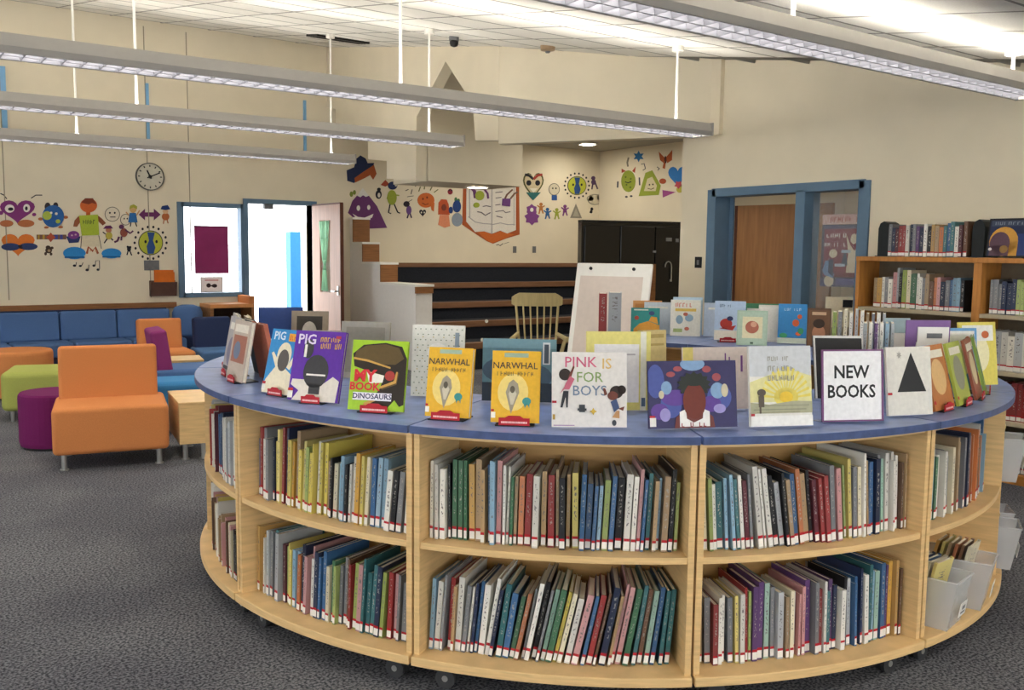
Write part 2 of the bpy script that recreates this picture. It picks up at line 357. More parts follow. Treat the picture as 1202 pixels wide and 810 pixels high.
# baseboard under the right wall, wood rail over the sofa
struct(MB().box(XR-.015, XR, -4.5, oy0-.06, 0, .1).box(XR-.015, XR, oy1+.06, 6.72, 0, .1).build('baseboard_right', M_black))
tz = ony(100, 357, YW-.06).z
struct(MB().box(-5, ony(206, 352, YW).x, YW-.06, YW, tz-.075, tz).build('trim_5', M_walnut, None, .006))

# ---- window and door in the far wall
win = struct(MB().box(wx0-.05, wx0+.03, YW-.03, YW+.12, wz0-.03, wz1+.03).box(wx1-.03, wx1+.04, YW-.03, YW+.12, wz0-.03, wz1+.03)
    .box(wx0, wx1, YW-.03, YW+.12, wz1-.03, wz1+.03).box(wx0, wx1, YW-.03, YW+.12, wz0-.03, wz0+.03).build('window_1', M_blue))
MB().box(wx0+.03, wx1-.03, YW+.06, YW+.066, wz0+.03, wz1-.03).build('pane', M_glass, win)
ws = win
p, q = ony(227, 265, YW-.01), ony(268, 321, YW-.01)
t = thing('paper_poster', 'magenta paper poster hung on the bright window by the open door', 'poster', ((p.x+q.x)/2, YW-.035, q.z))
MB().box(-(q.x-p.x)/2, (q.x-p.x)/2, 0, .002, 0, p.z-q.z).build('sheet', mat('magenta_paper', '#8d2a63', .6, var=.12, scale=4), t)
MB().box(-(q.x-p.x)/2-.004, (q.x-p.x)/2+.004, -.004, .006, p.z-q.z-.012, p.z-q.z+.004).build('top_rail', mat('plum_rail', '#5c1b42', .5, var=.05), t)
p, q = ony(235, 325, YW-.01), ony(262, 343, YW-.01)
sg = thing('paper_sign', 'small white paper sign taped low on the window under the magenta poster', 'sign', ((p.x+q.x)/2, YW-.006, q.z), -math.pi/2)
w, h = q.x-p.x, p.z-q.z
MB().box(-.001, .002, -w/2, w/2, 0, h).build('paper', flat('#efe9ea'), sg)
picture(sg, [('#b9b3b5', [rect(0, 0, 1, .05), rect(0, .95, 1, 1), rect(0, 0, .04, 1), rect(.96, 0, 1, 1)]), ('#c98a8a', [rect(.2, .74, .8, .82)]), ('#3c2a30', [ell(.36, .45, .1, .14), ell(.62, .42, .12, .12), rect(.3, .38, .7, .46)])], w, h, .002)
# far door
d1 = struct(MB().box(dx0-.06, dx0, YW-.04, YW+.2, 0, dz1+.06).box(dx1, dx1+.06, YW-.04, YW+.2, 0, dz1+.06).box(dx0, dx1, YW-.04, YW+.2, dz1, dz1+.06).build('door_1', M_blue))
LW = .93; hx, hy = dx1-.02, YW-.05
leaf = MB().box(hx, hx+.045, hy-LW, hy-.60, .02, dz1-.01).box(hx, hx+.045, hy-.26, hy, .02, dz1-.01).box(hx, hx+.045, hy-.60, hy-.26, .02, 1.0).box(hx, hx+.045, hy-.60, hy-.26, dz1-.22, dz1-.01).build('door_leaf', M_pinkd, d1)
MB().box(hx-.003, hx+.048, hy-LW-.006, hy-LW, .02, dz1).box(hx-.003, hx+.048, hy-LW, hy, dz1-.01, dz1+.012).build('edge_strip', mat('dark_brown_edge', '#5b3322', .5, var=.1), d1)
MB().box(hx+.02, hx+.025, hy-.60, hy-.26, 1.0, dz1-.22).build('door_pane', M_glass, leaf)
cu = MB()
prof = [(.0, .17), (.25, .13), (.55, .075), (.62, .03), (.7, .06), (1, .11)]
for k in range(len(prof)-1):
    for s in range(6):
        def cp(kk, ss):
            t, hw = prof[kk]; return (hx-.006+(.006 if ss % 2 else -.004), hy-.43-hw+2*hw*ss/6, dz1-.23-t*(dz1-1.25))
        cu.face([cp(k, s), cp(k, s+1), cp(k+1, s+1), cp(k+1, s)])
cuo = cu.build('curtain', fabric('mint', '#9fd6ad'), leaf, smooth=True); sm = cuo.modifiers.new('thick', 'SOLIDIFY'); sm.thickness = .004
MB().box(hx-.012, hx+.06, hy-LW+.05, hy-LW+.09, .98, 1.1).cyl((hx, hy-LW+.07, 1.03), (hx-.06, hy-LW+.07, 1.03), .011, n=10).box(hx-.066, hx-.054, hy-LW+.06, hy-LW+.17, 1.02, 1.04).build('door_handle', M_steel, leaf)
MB().box(dx0+.24, dx0+.37, YW-.02, YW+.06, dz1-.07, dz1-.01).build('door_closer', M_grey, d1)
# things outside the doorway
p = ony(344, 272, 14.6)
tag(MB().box(p.x-.09, p.x+.09, 14.5, 14.7, 0, p.z).box(p.x-.1, p.x+.1, 14.49, 14.71, 0, .08).build('outdoor_post', mat('bright_blue_paint', '#1f6fb8', .5, var=.05)), 'bright blue square post standing outside the open far doorway', 'post')
p = ony(357, 262, 14.9)
tag(MB().box(p.x-.06, p.x+.1, 14.8, 15.0, 0, p.z).box(p.x-.08, p.x+.12, 14.78, 15.02, p.z-.05, p.z).build('outdoor_pillar', mat('cream_render', '#f2e3c4', .7, var=.04)), 'pale cream pillar outside the far doorway beside the blue post', 'pillar')

# ---- doorway with sidelight in the right wall
f = .075; ym = ony(941, 230, 1).y  # placeholder, replaced below
ym = onx(941, 230, XR).y
b = MB()
for y0, y1, z0, z1 in ((oy0-.05, oy0+f-.02, 0, oz1+.05), (oy1-f+.02, oy1+.05, 0, oz1+.05), (oy0, oy1, oz1-.02, oz1+.06), (ym-.05, ym+.05, 0, oz1)): b.box(XR-.02, XR+.2, y0, y1, z0, z1)
d2 = struct(b.build('door_2', M_blue, None, .004))
MB().box(XR+.19, XR+.21, oy1-.10, oy1-.02, 0, oz1-.02).build('door_stop_panel', M_blue, d2)
hy2 = oy1-.12
lf = MB().box(0, .045, -1.0, 0, .02, oz1-.1).build('door_leaf', M_doorw, d2); lf.location = (XR+.22, hy2, 0); lf.rotation_euler = (0, 0, R(8))
MB().box(-.004, .049, -.01, .02, .02, oz1-.1).build('edge_strip', mat('dark_brown_edge', '#5b3322'), lf)
MB().box(-.006, .05, -.83, -.78, .95, 1.12).cyl((0, -.8, 1.03), (-.06, -.8, 1.03), .011, n=10).build('door_handle', M_steel, lf)
MB().box(XR+.10, XR+.106, oy0+.06, ym-.05, .3, oz1-.03).build('pane', M_glass, d2)
MB().box(XR+.05, XR+.18, oy0+.02, ym-.05, .24, .31).build('sill', M_blue, d2)
struct(MB().box(XR+.8, XR+.85, 4.2, 5.0, 0, 2.7).build('wall_partition', mat('grey_green_wall', '#8f9288', .8, var=.04)))

# wall switch, sockets
def plate(name, label, cat, p, ax, w, h, m, extra=None):
    t = thing(name, label, cat, p, {'-y': -math.pi/2, '-x': math.pi}[ax])
    MB().box(0, .008, -w/2, w/2, -h/2, h/2).build('cover_plate', m, t, .002)
    (extra or MB().box(.008, .013, -w*.15, w*.15, -h*.22, h*.22)).build('switch_rocker', M_grey, t); return t
plate('light_switch', 'dark square light switch on right wall beside the blue door frame', 'switch', onx(820, 308, XR), '-x', .09, .11, M_black)
plate('wall_socket', 'small grey wall socket under the mural book, left of two', 'socket', ony(604, 293, YW), '-y', .07, .11, M_grey)
plate('wall_socket', 'small grey wall socket under the mural book, right of two', 'socket', ony(627, 293, YW), '-y', .07, .11, M_grey)
plate('wall_plate', 'small grey plate on far wall above the brochure holder', 'wall plate', ony(178, 311.5, YW), '-y', .19, .13, M_grey)

# ---- stepped seating in the alcove
M_navyc = mat('charcoal_carpet', '#23262e', .95, var=.25, scale=60)
M_nose = mat('step_nosing_wood', '#7d5a42', .5, var=.15, scale=4, stretch=(1, 8, 8))
riser_y = [(12.6, 309), (12.05, 331), (11.5, 353), (10.95, 375), (10.4, 400)]
sx0, sx1 = 6.35, 10.6
t = struct(link('floor_risers', None))
zs = [ony(600, y, Y).z for Y, y in riser_y]
for k in range(1, 5):
    Yk = riser_y[k][0]; zlow = zs[k+1]-.02 if k < 4 else 0
    MB().box(sx0, sx1, Yk+.03, riser_y[k-1][0]+.02, zlow, zs[k]-.01).build('step', M_navyc, t)
    MB().box(sx0, sx1, Yk-.015, Yk+.11, zs[k]-.085, zs[k]).build('step_nosing', M_nose, t, .008)
MB().box(sx0, sx1, YW-.03, YW, zs[1]-.01, zs[0]-.05).build('back_board', M_navyc, t)
MB().box(sx0-.05, sx1, YW-.05, YW, zs[0]-.06, zs[0]+.005).build('top_rail', M_nose, t)
for k, (px, py) in enumerate(((571, 377), (566, 399))):
    p = ony(px, py, riser_y[3+k][0]-.02); MB().cyl((p.x, riser_y[3+k][0]-.012, p.z), (p.x, riser_y[3+k][0]-.03, p.z), .025, n=10).build('step_light', M_white, t)
# stepped knee wall
kx = 6.05; b = MB(); cp = MB(); ep = MB()
secs = [(488, 447, 334), (447, 426, 308), (426, 415, 284), (415, 400, 255)]
for k, (pa, pb, py) in enumerate(secs):
    y0 = onx(pa, 320, kx).y; y1 = onx(pb, 320, kx).y if k < 3 else YW; z = onx(pa, py, kx).z
    b.box(kx, kx+.25, y0, y1, 0, z-.03)
    cp.box(kx-.02, kx+.27, y0-.02, y1, z-.03, z)
    z2 = onx(secs[k-1][0], secs[k-1][2], kx).z if k else z-.12
    ep.box(kx-.008, kx+.258, y0-.018, y0+.01, z2+.001, z-.03)
kw = struct(b.build('wall_knee', mat('white_wall_paint', '#e9e6e2', .7, var=.02)))
cp.build('cap', M_white, kw); ep.build('end_panel', M_walnut, kw)

# ================================================================== PENDANT LIGHT FIXTURES
def fixture(label, x0, x1, y, z, rods, ztop=None):
    t = thing('pendant_light', label, 'ceiling light', ((x0+x1)/2, y, z), 0, 'linear pendant lights')
    L = (x1-x0)/2
    sec = [(-.115, 0), (-.125, .035), (-.10, .105), (-.085, .105), (-.105, .04), (-.103, 0)]
    for s in (-1, 1):
        MB().prism([(-L, s*a, c) for a, c in sec], [(L, s*a, c) for a, c in sec]).build('housing_side', M_housing, t)
    MB().box(-L-.02, -L, -.125, .125, 0, .108).build('end_cap', M_housing, t, .004); MB().box(L, L+.02, -.125, .125, 0, .108).build('end_cap', M_housing, t, .004)
    MB().box(-L, L, -.04, .04, .06, .075).build('ballast_tray', M_housing, t)
    for s in (-1, 1):
        MB().cyl((-L+.02, s*.066, .074), (L-.02, s*.066, .074), .016, n=8).build('lamp_tube', M_tube, t)
    n = int(2*L/.10); lm = MB()
    bl_ = MB().prism([(-.002, -.097, .004), (.002, -.097, .004), (.008, -.097, .05), (-.008, -.097, .05)], [(-.002, .097, .004), (.002, .097, .004), (.008, .097, .05), (-.008, .097, .05)]).mesh('louver_blade', M_louver)
    if y < 7 and y > 1:
        for k in range(1, n):
            o_ = link('louver_blade', bl_, t); o_.location = (-L+2*L*k/n, 0, 0)
    else:
        for k in range(1, n):
            x = -L+2*L*k/n; lm.prism([(x-.002, -.097, .004), (x+.002, -.097, .004), (x+.008, -.097, .05), (x-.008, -.097, .05)], [(x-.002, .097, .004), (x+.002, .097, .004), (x+.008, .097, .05), (x-.008, .097, .05)])
    lm.box(-L, L, -.005, .005, .004, .05); lv = lm.build('louver', M_louver, t)
    if not (y < 7 and y > 1): lv['kind'] = 'stuff'
    for s in (-1, 1): MB().box(-L, L, s*.1-.002, s*.1+.002, .002, .055).build('louver_rail', M_louver, t)
    for rx in rods:
        zt = (ztop or ceil_z(y))-.012; rd = MB().cyl((rx-(x0+x1)/2, 0, .105), (rx-(x0+x1)/2, 0, zt-z), .011, n=8).build('rod', M_rod, t)
        MB().cyl((rx-(x0+x1)/2, 0, .062), (rx-(x0+x1)/2, 0, .118), .022, n=10).cyl((rx-(x0+x1)/2, 0, zt-z-.045), (rx-(x0+x1)/2, 0, zt-z), .05, n=14).build('canopy', M_rod, rd)
    return t
FZ = 2.60
f1y, f2y, f3y, f4y = 5.66, 7.75, 10.1, 2.95
fixture('long grey pendant light ending above the mural alcove, second closest overhead', -3.6, onz(799, 157, FZ+.05).x, f1y, FZ, (onx(787, 100, 1).x*0+5.72, 3.1, .55, -2))
fixture('grey pendant light just below the longest one, ending before the gabled opening', -3.6, 4.86, f2y, FZ, (4.55, 1.9, -.7))
fixture('lowest and farthest pendant light, above the wall clock', -3.6, 4.86, f3y, FZ, (4.62, 1.9, -.7))
fixture('nearest pendant light with bright louvers at top right', -3.6, 6.15, f4y, FZ, (5.86, 3.75, 1.6, -1))
fixture('pendant light behind the viewer, nearer one', -3.6, 6.15, .3, 2.30, (5.8, 2, -2))
fixture('pendant light behind the viewer, farther one', -3.6, 6.15, -2.4, 2.30, (5.8, 2, -2))
def recessed(label, p, r):
    t = thing('recessed_light', label, 'ceiling light', p, 0, 'round recessed lights')
    MB().lathe([(r, -.001), (r, -.012), (r*.86, -.016), (r*.8, -.006), (r*.8, -.001)], 20, caps=False).build('trim_ring', M_white, t)
    MB().cyl((0, 0, -.004), (0, 0, -.008), r*.78, n=20).build('lens', mat('lit_lens', '#fff6e4', .5, emit=58), t)
recessed('round recessed light in the grey alcove ceiling above the side mural', onz(690, 169, ZA-.001), .16)
recessed('round recessed light under the alcove bulkhead above the mural book', Vector((onz(541, 217, ony(613, 219, 10.0).z).x+.35, 10.45, ony(613, 219, 10.0).z-.001)), .16)
for k, (x, y) in enumerate(((8.0, 11.4), (9.0, 10.6), (10.2, 9.6), (8.0, 9.2), (9.6, 8.2), (7.75, 7.9))):  # unseen downlights added in a grid to brighten the alcove
    recessed('added unseen alcove fill light above the steps, %s of six' % ['first', 'second', 'third', 'fourth', 'fifth', 'sixth'][k], Vector((x, y, ZA-.001)), .16)
p = onz(900, 228, 2.68)
t = thing('office_light', 'flat lit ceiling panel inside the room behind the brown door', 'ceiling light', (8.1, 5.2, 2.7))
MB().box(-.32, .32, -.32, .32, -.03, 0).build('frame', M_white, t); MB().box(-.29, .29, -.29, .29, -.035, -.03).build('diffuser', mat('lit_panel', '#fff4e0', .5, emit=5), t)
# ceiling items
def on_ceiling(px, py):
    d = ray(px, py); k = (CA-CAM_H)/(d.z-CB*d.y); return d*k + Vector((0, 0, CAM_H))
p = on_ceiling(397, 44); t = thing('air_vent', 'black slot air vent in the ceiling near the far wall', 'vent', (p.x, p.y, p.z-.002)); t.rotation_euler = (sl, 0, 0)
MB().box(-.34, .34, -.16, .16, -.03, -.006).build('frame', M_black, t)
for k in range(3): MB().box(-.32, .32, -.09+.08*k, -.07+.08*k, -.036, -.028).build('slat', M_black, t)
p = on_ceiling(533, 42); t = thing('ceiling_camera', 'small dark dome camera on the ceiling above the gable', 'camera', p)
MB().lathe([(.05, -.05), (.05, -.008)], 16).build('base', M_grey, t); MB().lathe([(.01, -.11), (.035, -.10), (.045, -.075), (.045, -.05)], 16).build('dome', M_black, t, smooth=True)
p = on_ceiling(643, 53); t = thing('smoke_detector', 'small tan smoke detector on the ceiling by the diagonal header', 'detector', p)
MB().lathe([(.03, -.06), (.07, -.05), (.075, -.008)], 18).build('body', mat('tan_plastic', '#a58a6c', .5, var=.1), t); MB().lathe([(.02, -.075), (.028, -.06)], 12).build('sensor', M_grey, t)

# ================================================================== RING OF CURVED BOOKCASES
def RP(th, r, z): return Vector((RC.x+r*math.cos(R(th)), RC.y+r*math.sin(R(th)), z))
ZTOP, ZMID, ZBASE = .985, .555, .135
UW = 28
def bookcase(th0, label):
    th1 = th0+UW; g = .12
    t = thing('curved_bookcase', label, 'bookcase', RP(th0+UW/2, (RO+RI)/2, 0), 0, 'curved bookcases of the ring')
    t.location = (0, 0, 0); loc = RP(th0+UW/2, 1.72, 0); t.location = loc
    def add(mb, name, m, bv=0, par=None):
        o = mb.build(name, m, par or t)
        if par is None: o.location = -loc
        if bv: bev(o, bv, 2)
        return o
    a0, a1 = th0+g, th1-g
    add(MB().arc(RI, RO, ZTOP-.028, ZTOP, a0, a1, 18, 0), 'top', M_lam)
    add(MB().arc(RO-.0005, RO+.0025, ZTOP-.027, ZTOP-.001, a0, a1, 18), 'edge_band', M_lame)
    add(MB().arc(RI-.0025, RI+.0005, ZTOP-.027, ZTOP-.001, a0, a1, 18), 'edge_band', M_lame)
    for tt in (a0, a1-.62): add(MB().arc(RI+.03, RO-.03, ZBASE, ZTOP-.028, tt, tt+.62, 2), 'side_panel', M_wood)
    add(MB().arc(RI+.02, RO-.005, ZBASE-.035, ZBASE, a0, a1, 18), 'base', M_woodh, .004)
    add(MB().arc(1.735, RO-.035, ZMID-.025, ZMID, a0+.62, a1-.62, 18), 'middle_shelf', M_woodh, .002)
    add(MB().arc(RI+.035, 1.705, ZMID-.025, ZMID, a0+.62, a1-.62, 18), 'inner_shelf', M_woodh)
    add(MB().arc(1.705, 1.735, ZBASE, ZTOP-.028, a0+.62, a1-.62, 18), 'back_panel', mat('shelf_back_veneer', '#b8905a', .5, var=.12, scale=6, stretch=(1, 1, 12)))
    add(MB().arc(RO-.06, RO-.04, ZTOP-.045, ZTOP-.028, a0+.62, a1-.62, 14), 'top_rail', M_woodh)
    add(MB().arc(RI+.04, RI+.06, ZTOP-.045, ZTOP-.028, a0+.62, a1-.62, 14), 'top_rail', M_woodh)
    for tt in (th0+3, th1-3):
        for rr in (1.995, 1.45):
            p = RP(tt, rr, 0); c = Vector((p.x, p.y, .038)); tan = Vector((-math.sin(R(tt)), math.cos(R(tt)), 0)); rad = Vector((math.cos(R(tt)), math.sin(R(tt)), 0))
            ca = add(MB().box(-.014, .014, -.03, .03, .076, .10, 0, Matrix.Translation((p.x, p.y, 0)) @ Matrix.Rotation(R(tt), 4, 'Z')).cyl(Vector((p.x, p.y, .07)), Vector((p.x, p.y, .1)), .012, n=8), 'caster', M_black)
            for s in (-1, 1):
                wh = MB().cyl(c+rad*(s*.019-.009), c+rad*(s*.019+.009), .038, n=18).build('wheel', M_wheel, ca)
                MB().cyl(c+rad*(s*.029-.001), c+rad*(s*.029+.001), .012, n=10).build('hub', M_steel, ca)
    return t
names = {128: 'far left curved bookcase of the ring, mostly behind the display books', 156: 'leftmost front curved bookcase next to the orange chair',
    184: 'curved bookcase full of yellow spines, left of the middle unit', 212: 'middle curved bookcase under the two yellow display books',
    240: 'curved bookcase under the new books sign', 268: 'right curved bookcase with clear bins on its lower shelf',
    296: 'curved bookcase round the right bend, holding protruding clear bins', 324: 'far right curved bookcase of the ring',
    352: 'back curved bookcase facing inward behind the purple cover', 380: 'back curved bookcase at the far end beside the flip chart'}
for th0, lb in names.items(): bookcase(th0, lb)

# ================================================================== BOOKS ON SHELVES
ORD = ['first', 'second', 'third', 'fourth', 'fifth', 'sixth', 'seventh', 'eighth', 'ninth', 'tenth', 'eleventh', 'twelfth', 'thirteenth', 'fourteenth', 'fifteenth', 'sixteenth', 'seventeenth', 'eighteenth', 'nineteenth']
TENS = {2: ('twenty', 'twentieth'), 3: ('thirty', 'thirtieth'), 4: ('forty', 'fortieth'), 5: ('fifty', 'fiftieth'), 6: ('sixty', 'sixtieth'), 7: ('seventy', 'seventieth')}
def ordinal(n):
    if n < 20: return ORD[n-1]
    a, b_ = divmod(n, 10); return TENS[a][1] if b_ == 0 else TENS[a][0] + '-' + ORD[b_-1]
BC = {'white': '#dcd8cd', 'cream': '#d6cba8', 'yellow': '#d3bf4e', 'gold': '#c6952f', 'orange': '#c0703a', 'red': '#9c2b2b', 'pink': '#c28a8a', 'brown': '#6b4a33', 'tan': '#a98a5f',
    'black': '#1c1c20', 'grey': '#7b7d82', 'lightgrey': '#a9adb0', 'navy': '#24304f', 'blue': '#35628f', 'skyblue': '#7fa5bd', 'teal': '#2f6f74', 'green': '#3f7350', 'lime': '#98ab4c', 'purple': '#5c3a6e', 'maroon': '#5d2430', 'mint': '#8fb5a2'}
CN = {'lightgrey': 'light grey', 'skyblue': 'sky blue', 'lime': 'lime green', 'mint': 'mint green'}
cover_me = MB().box(-.02, 0, -.5, .5, 0, 1).box(-1, -.02, -.5, -.41, 0, 1).box(-1, -.02, .41, .5, 0, 1).mesh('book_cover', M_book)
page_me = MB().box(-.97, -.02, -.41, .41, .012, .985).mesh('book_pages', M_page)
lab_me = MB().box(0, .003, -.47, .47, .025, .125).mesh('spine_label', M_lab)
band_me = MB().box(0, .0035, -.49, .49, .125, .16).mesh('red_band', M_red)
def book(colour, loc, rz, lean, d, th, h, label, group, labelled=True, name='picture_book', face_lean=0):
    o = link(name, cover_me); c = BC[colour]; base = lin(c); k = random.uniform(.78, 1.15)
    g_ = .3*base[0]+.55*base[1]+.15*base[2]; ds = random.uniform(.72, .95); o.color = [min(1, (g_+(v-g_)*ds)*k) for v in base[:3]] + [1]
    o.matrix_world = Matrix.Translation(loc) @ Matrix.Rotation(rz, 4, 'Z') @ Matrix.Rotation(lean, 4, 'X') @ Matrix.Diagonal((d, th, h, 1))
    tag(o, label, 'book', group)
    link('pages', page_me, o)
    if labelled:
        l = link('spine_label', lab_me, o); link('red_band', band_me, l)
    return o
def seq(s): return s.split()
def run_ring(th_a, th_b, z, cols, leans, hts, where, group, r=2.0, dmax=.24, clip=None, tmin=.008, tmax=.0225, hmax=.36, pitch=1.14):
    """books side by side on the curved shelf from angle th_a to th_b (left to right for the viewer)"""
    th = th_a; n = 0; prev = 0.0; prevh = 0; tries = 0; L = th_b-th_a; items = []
    while True:
        f_ = (th-th_a)/L
        li = leans[min(int(f_*len(leans)), len(leans)-1)]; hb = hts[min(int(f_*len(hts)), len(hts)-1)]
        col = cols[min(int(f_*len(cols)), len(cols)-1)]
        if random.random() < .22: col = random.choice(cols)
        tk = random.uniform(tmin, tmax) if not tries else tmin; h = min(hmax, hb*random.uniform(.9, 1.1)); lean = R(li + random.uniform(-.8, .8))
        dep = min(dmax, h*random.uniform(.72, .9))
        gap = max(0, (-prev+lean)*h) if items else 0
        # lean is measured so that a positive value tips the top to the right
        step = tk/math.cos(lean)*pitch + .0012
        if items and lean < prev: gap = max(h, prevh)*(math.tan(prev)-math.tan(lean))*1.02 + .002
        else: gap = 0
        thc = th + math.degrees((gap+step/2)/r)
        end = thc + math.degrees((step/2 + max(0, h*math.sin(lean)))/r)
        if end > th_b:
            tries += 1
            if tries > 6: break
            continue
        if not items and lean < 0: thc += math.degrees(h*math.sin(-lean)/r); 
        items.append((col, thc, lean, tk, h, dep)); th = thc + math.degrees(step/2/r); prev = lean; prevh = h
    N = len(items)
    for i, (col, thc, lean, tk, h, dep) in enumerate(items):
        if clip and not clip(thc): continue
        rr = r + random.uniform(-.018, .012)
        p = RP(thc, rr, z+.0015+tk/2*abs(math.sin(lean)))
        word = 'thin ' if tk < .013 else ('thick ' if tk > .02 else '')
        book(col, p, R(thc), -lean, dep, tk, h, '%s%s book, %s from left on %s' % (word, CN.get(col, col), ordinal(i+1), where), group)
    return N
NB = 0
a = .95
NB += run_ring(156+a, 184-a, ZMID, seq('lightgrey white grey white red white maroon blue navy white lightgrey white yellow'), [0, 1], [.26, .28, .27], 'upper shelf of the leftmost bay', 'books on the ring shelves', clip=lambda t: t > 156.5, r=2.03)
NB += run_ring(156+a, 184-a, ZBASE, seq('black white white gold brown yellow white tan pink brown cream black navy'), [0, 0], [.26, .25, .22, .23], 'lower shelf of the leftmost bay', 'books on the ring shelves', clip=lambda t: t > 156.5, r=2.03)
NB += run_ring(184+a, 212-a, ZMID, seq('red brown white grey navy yellow yellow yellow cream yellow tan yellow yellow lime yellow white grey tan black white skyblue maroon white gold yellow cream blue skyblue lightgrey white black grey cream yellow'), [2, 3, 4, 3, 4, 5], [.27, .30, .27, .24, .27, .25], 'upper shelf of the yellow bay', 'books on the ring shelves')
NB += run_ring(184+a, 212-a, ZBASE, seq('gold white lightgrey grey teal skyblue maroon lime yellow gold red orange navy pink white navy blue cream green lime grey brown red pink green teal teal navy red red pink grey blue skyblue'), [3, 2, 4, 3, 5, 3], [.27, .25, .26, .25, .27, .25], 'lower shelf of the yellow bay', 'books on the ring shelves')
NB += run_ring(212+a, 240-a, ZMID, seq('white cream white black black green green green green teal tan gold tan blue skyblue pink red white teal tan orange white red purple red tan lime red white tan black tan yellow skyblue blue blue white blue skyblue navy blue navy black white red white pink black teal red tan gold tan black lime tan black'), [0, 0, 1, 0, 2, 3, 2], [.285, .285, .28, .275, .25, .26, .25, .27, .275, .27], 'upper shelf of the middle bay', 'books on the ring shelves')
NB += run_ring(212+a, 240-a, ZBASE, seq('skyblue white grey red white tan white grey orange navy blue white white tan navy teal brown blue green green lime teal white black grey mint green lime yellow cream white red pink navy blue black teal brown red navy tan pink blue grey green teal brown navy mint blue skyblue lime teal skyblue mint navy'), [4, 6, 9, 11, 12, 12, 10, 8, 5], [.27, .27, .26, .27, .27, .28, .28, .29], 'lower shelf of the middle bay', 'books on the ring shelves')
NB += run_ring(240+a, 268-a, ZMID, seq('lime white white teal skyblue teal white maroon grey white white white black lightgrey white tan blue orange tan black maroon red grey pink gold lime yellow green cream white white blue navy grey mint white white white brown tan'), [-3, -5, -8, -8, -7, -5, -4, -3, -3], [.24, .26, .28, .26, .25, .27, .29, .29, .28], 'upper shelf of the new books bay', 'books on the ring shelves')
NB += run_ring(240+a, 268-a, ZBASE, seq('tan grey maroon red white brown cream yellow white red lime purple purple mint grey lightgrey white tan cream white pink purple red grey black white white purple navy white black lightgrey white blue navy white teal skyblue mint blue blue red gold gold brown red'), [-1, -2, -1, -1, -2, -1, -2, -1, -1], [.23, .25, .27, .25, .26, .25, .27, .29, .28], 'lower shelf of the new books bay', 'books on the ring shelves')
NB += run_ring(268+a, 292, ZMID, seq('purple white green white grey cream tan grey navy pink orange orange brown white skyblue blue'), [-1, -2, -2.5, -2], [.26, .29, .29], 'upper shelf of the bay with bins', 'books on the ring shelves', tmin=.012, tmax=.03, pitch=1.32)
print('ring books', NB)

# ================================================================== RIGHT-HAND BOOKCASES
SX = 6.60
shz = [.07, .44, .79, 1.19]
M_shelfp = mat('pale_shelf', '#b9ac92', .5, var=.08)
for k, (y1, y0, lb) in enumerate(((4.47, 3.48, 'oak bookcase against the right wall, closest to the blue doorway'), (3.48, 2.49, 'oak bookcase at the right picture edge'))):
    t = thing('wall_bookcase', lb, 'bookcase', (SX, (y0+y1)/2, 0), 0, 'oak bookcases on the right wall')
    Lh = (y1-y0)/2
    for s in (-1, 1): MB().box(0, XR-SX-.016, s*Lh-(.03 if s > 0 else 0), s*Lh+(.03 if s < 0 else 0), 0, 1.56).build('side_panel', M_oak, t)
    MB().box(-.01, XR-SX-.016, -Lh, Lh, 1.555, 1.592).build('top', M_oak, t, .003)
    MB().box(XR-SX-.028, XR-SX-.017, -Lh+.03, Lh-.03, .06, 1.555).build('back_panel', mat('bookcase_back', '#6d6150', .6, var=.1), t)
    for z in shz: MB().box(.002, XR-SX-.03, -Lh+.03, Lh-.03, z-.028, z).build('shelf', M_shelfp if z > .1 else M_oak, t)
    MB().box(.015, .03, -Lh+.03, Lh-.03, 0, .045).build('plinth', M_oak, t)
def run_line(y_left, y_right, x, z, cols, hts, where, tmin, tmax, leans=(0,), name='library_book', group='books on the oak bookcases', dmax=.22):
    y = y_left; i = 0
    while True:
        f_ = (y_left-y)/(y_left-y_right); tk = random.uniform(tmin, tmax); h = hts[min(int(f_*len(hts)), len(hts)-1)]*random.uniform(.88, 1.05)
        lean = R(leans[min(int(f_*len(leans)), len(leans)-1)]); st = tk/math.cos(lean)+.0015
        if y-st-h*math.sin(max(lean, 0)) < y_right: break
        col = cols[min(int(f_*len(cols)), len(cols)-1)]; i += 1
        book(col, Vector((x+random.uniform(0, .02), y-st/2, z+.0015+tk/2*abs(math.sin(lean)))), math.pi, -lean, min(dmax, h*.75), tk, h,
            '%s book, %s from left on %s' % (CN.get(col, col), ordinal(i), where), group, name=name)
        y -= st
yA = lambda px, py: onx(px, py, SX+.04).y
run_line(yA(1042, 290), yA(1138, 290), SX+.03, 1.593, seq('grey navy maroon red red white navy grey purple navy white black white gold tan orange teal blue teal white maroon brown brown black'), [.24, .24, .25], 'top of the oak bookcase', .024, .036)
run_line(yA(1024, 350), yA(1132, 350), SX+.04, 1.19, seq('tan gold white grey white pink lightgrey black lime cream green green white grey tan brown orange pink navy grey blue skyblue skyblue black maroon'), [.23, .3, .27, .24, .24], 'upper shelf near the doorway', .018, .036)
run_line(3.41, 2.55, SX+.04, 1.19, seq('grey navy navy lime yellow white lightgrey pink grey navy white tan blue grey'), [.24, .27, .25], 'upper shelf at the picture edge', .02, .04)
run_line(3.43, 2.55, SX+.04, .79, seq('lightgrey white lightgrey white pink white lightgrey white grey white'), [.28, .27], 'second shelf at the picture edge', .045, .07)
run_line(3.41, 2.55, SX+.04, .44, seq('red maroon red red maroon red brown red maroon red red'), [.26, .27], 'third shelf at the picture edge', .025, .045)
run_line(3.41, 2.55, SX+.04, .07, seq('navy black navy black grey navy black white black navy'), [.26, .25], 'bottom shelf at the picture edge', .025, .045)
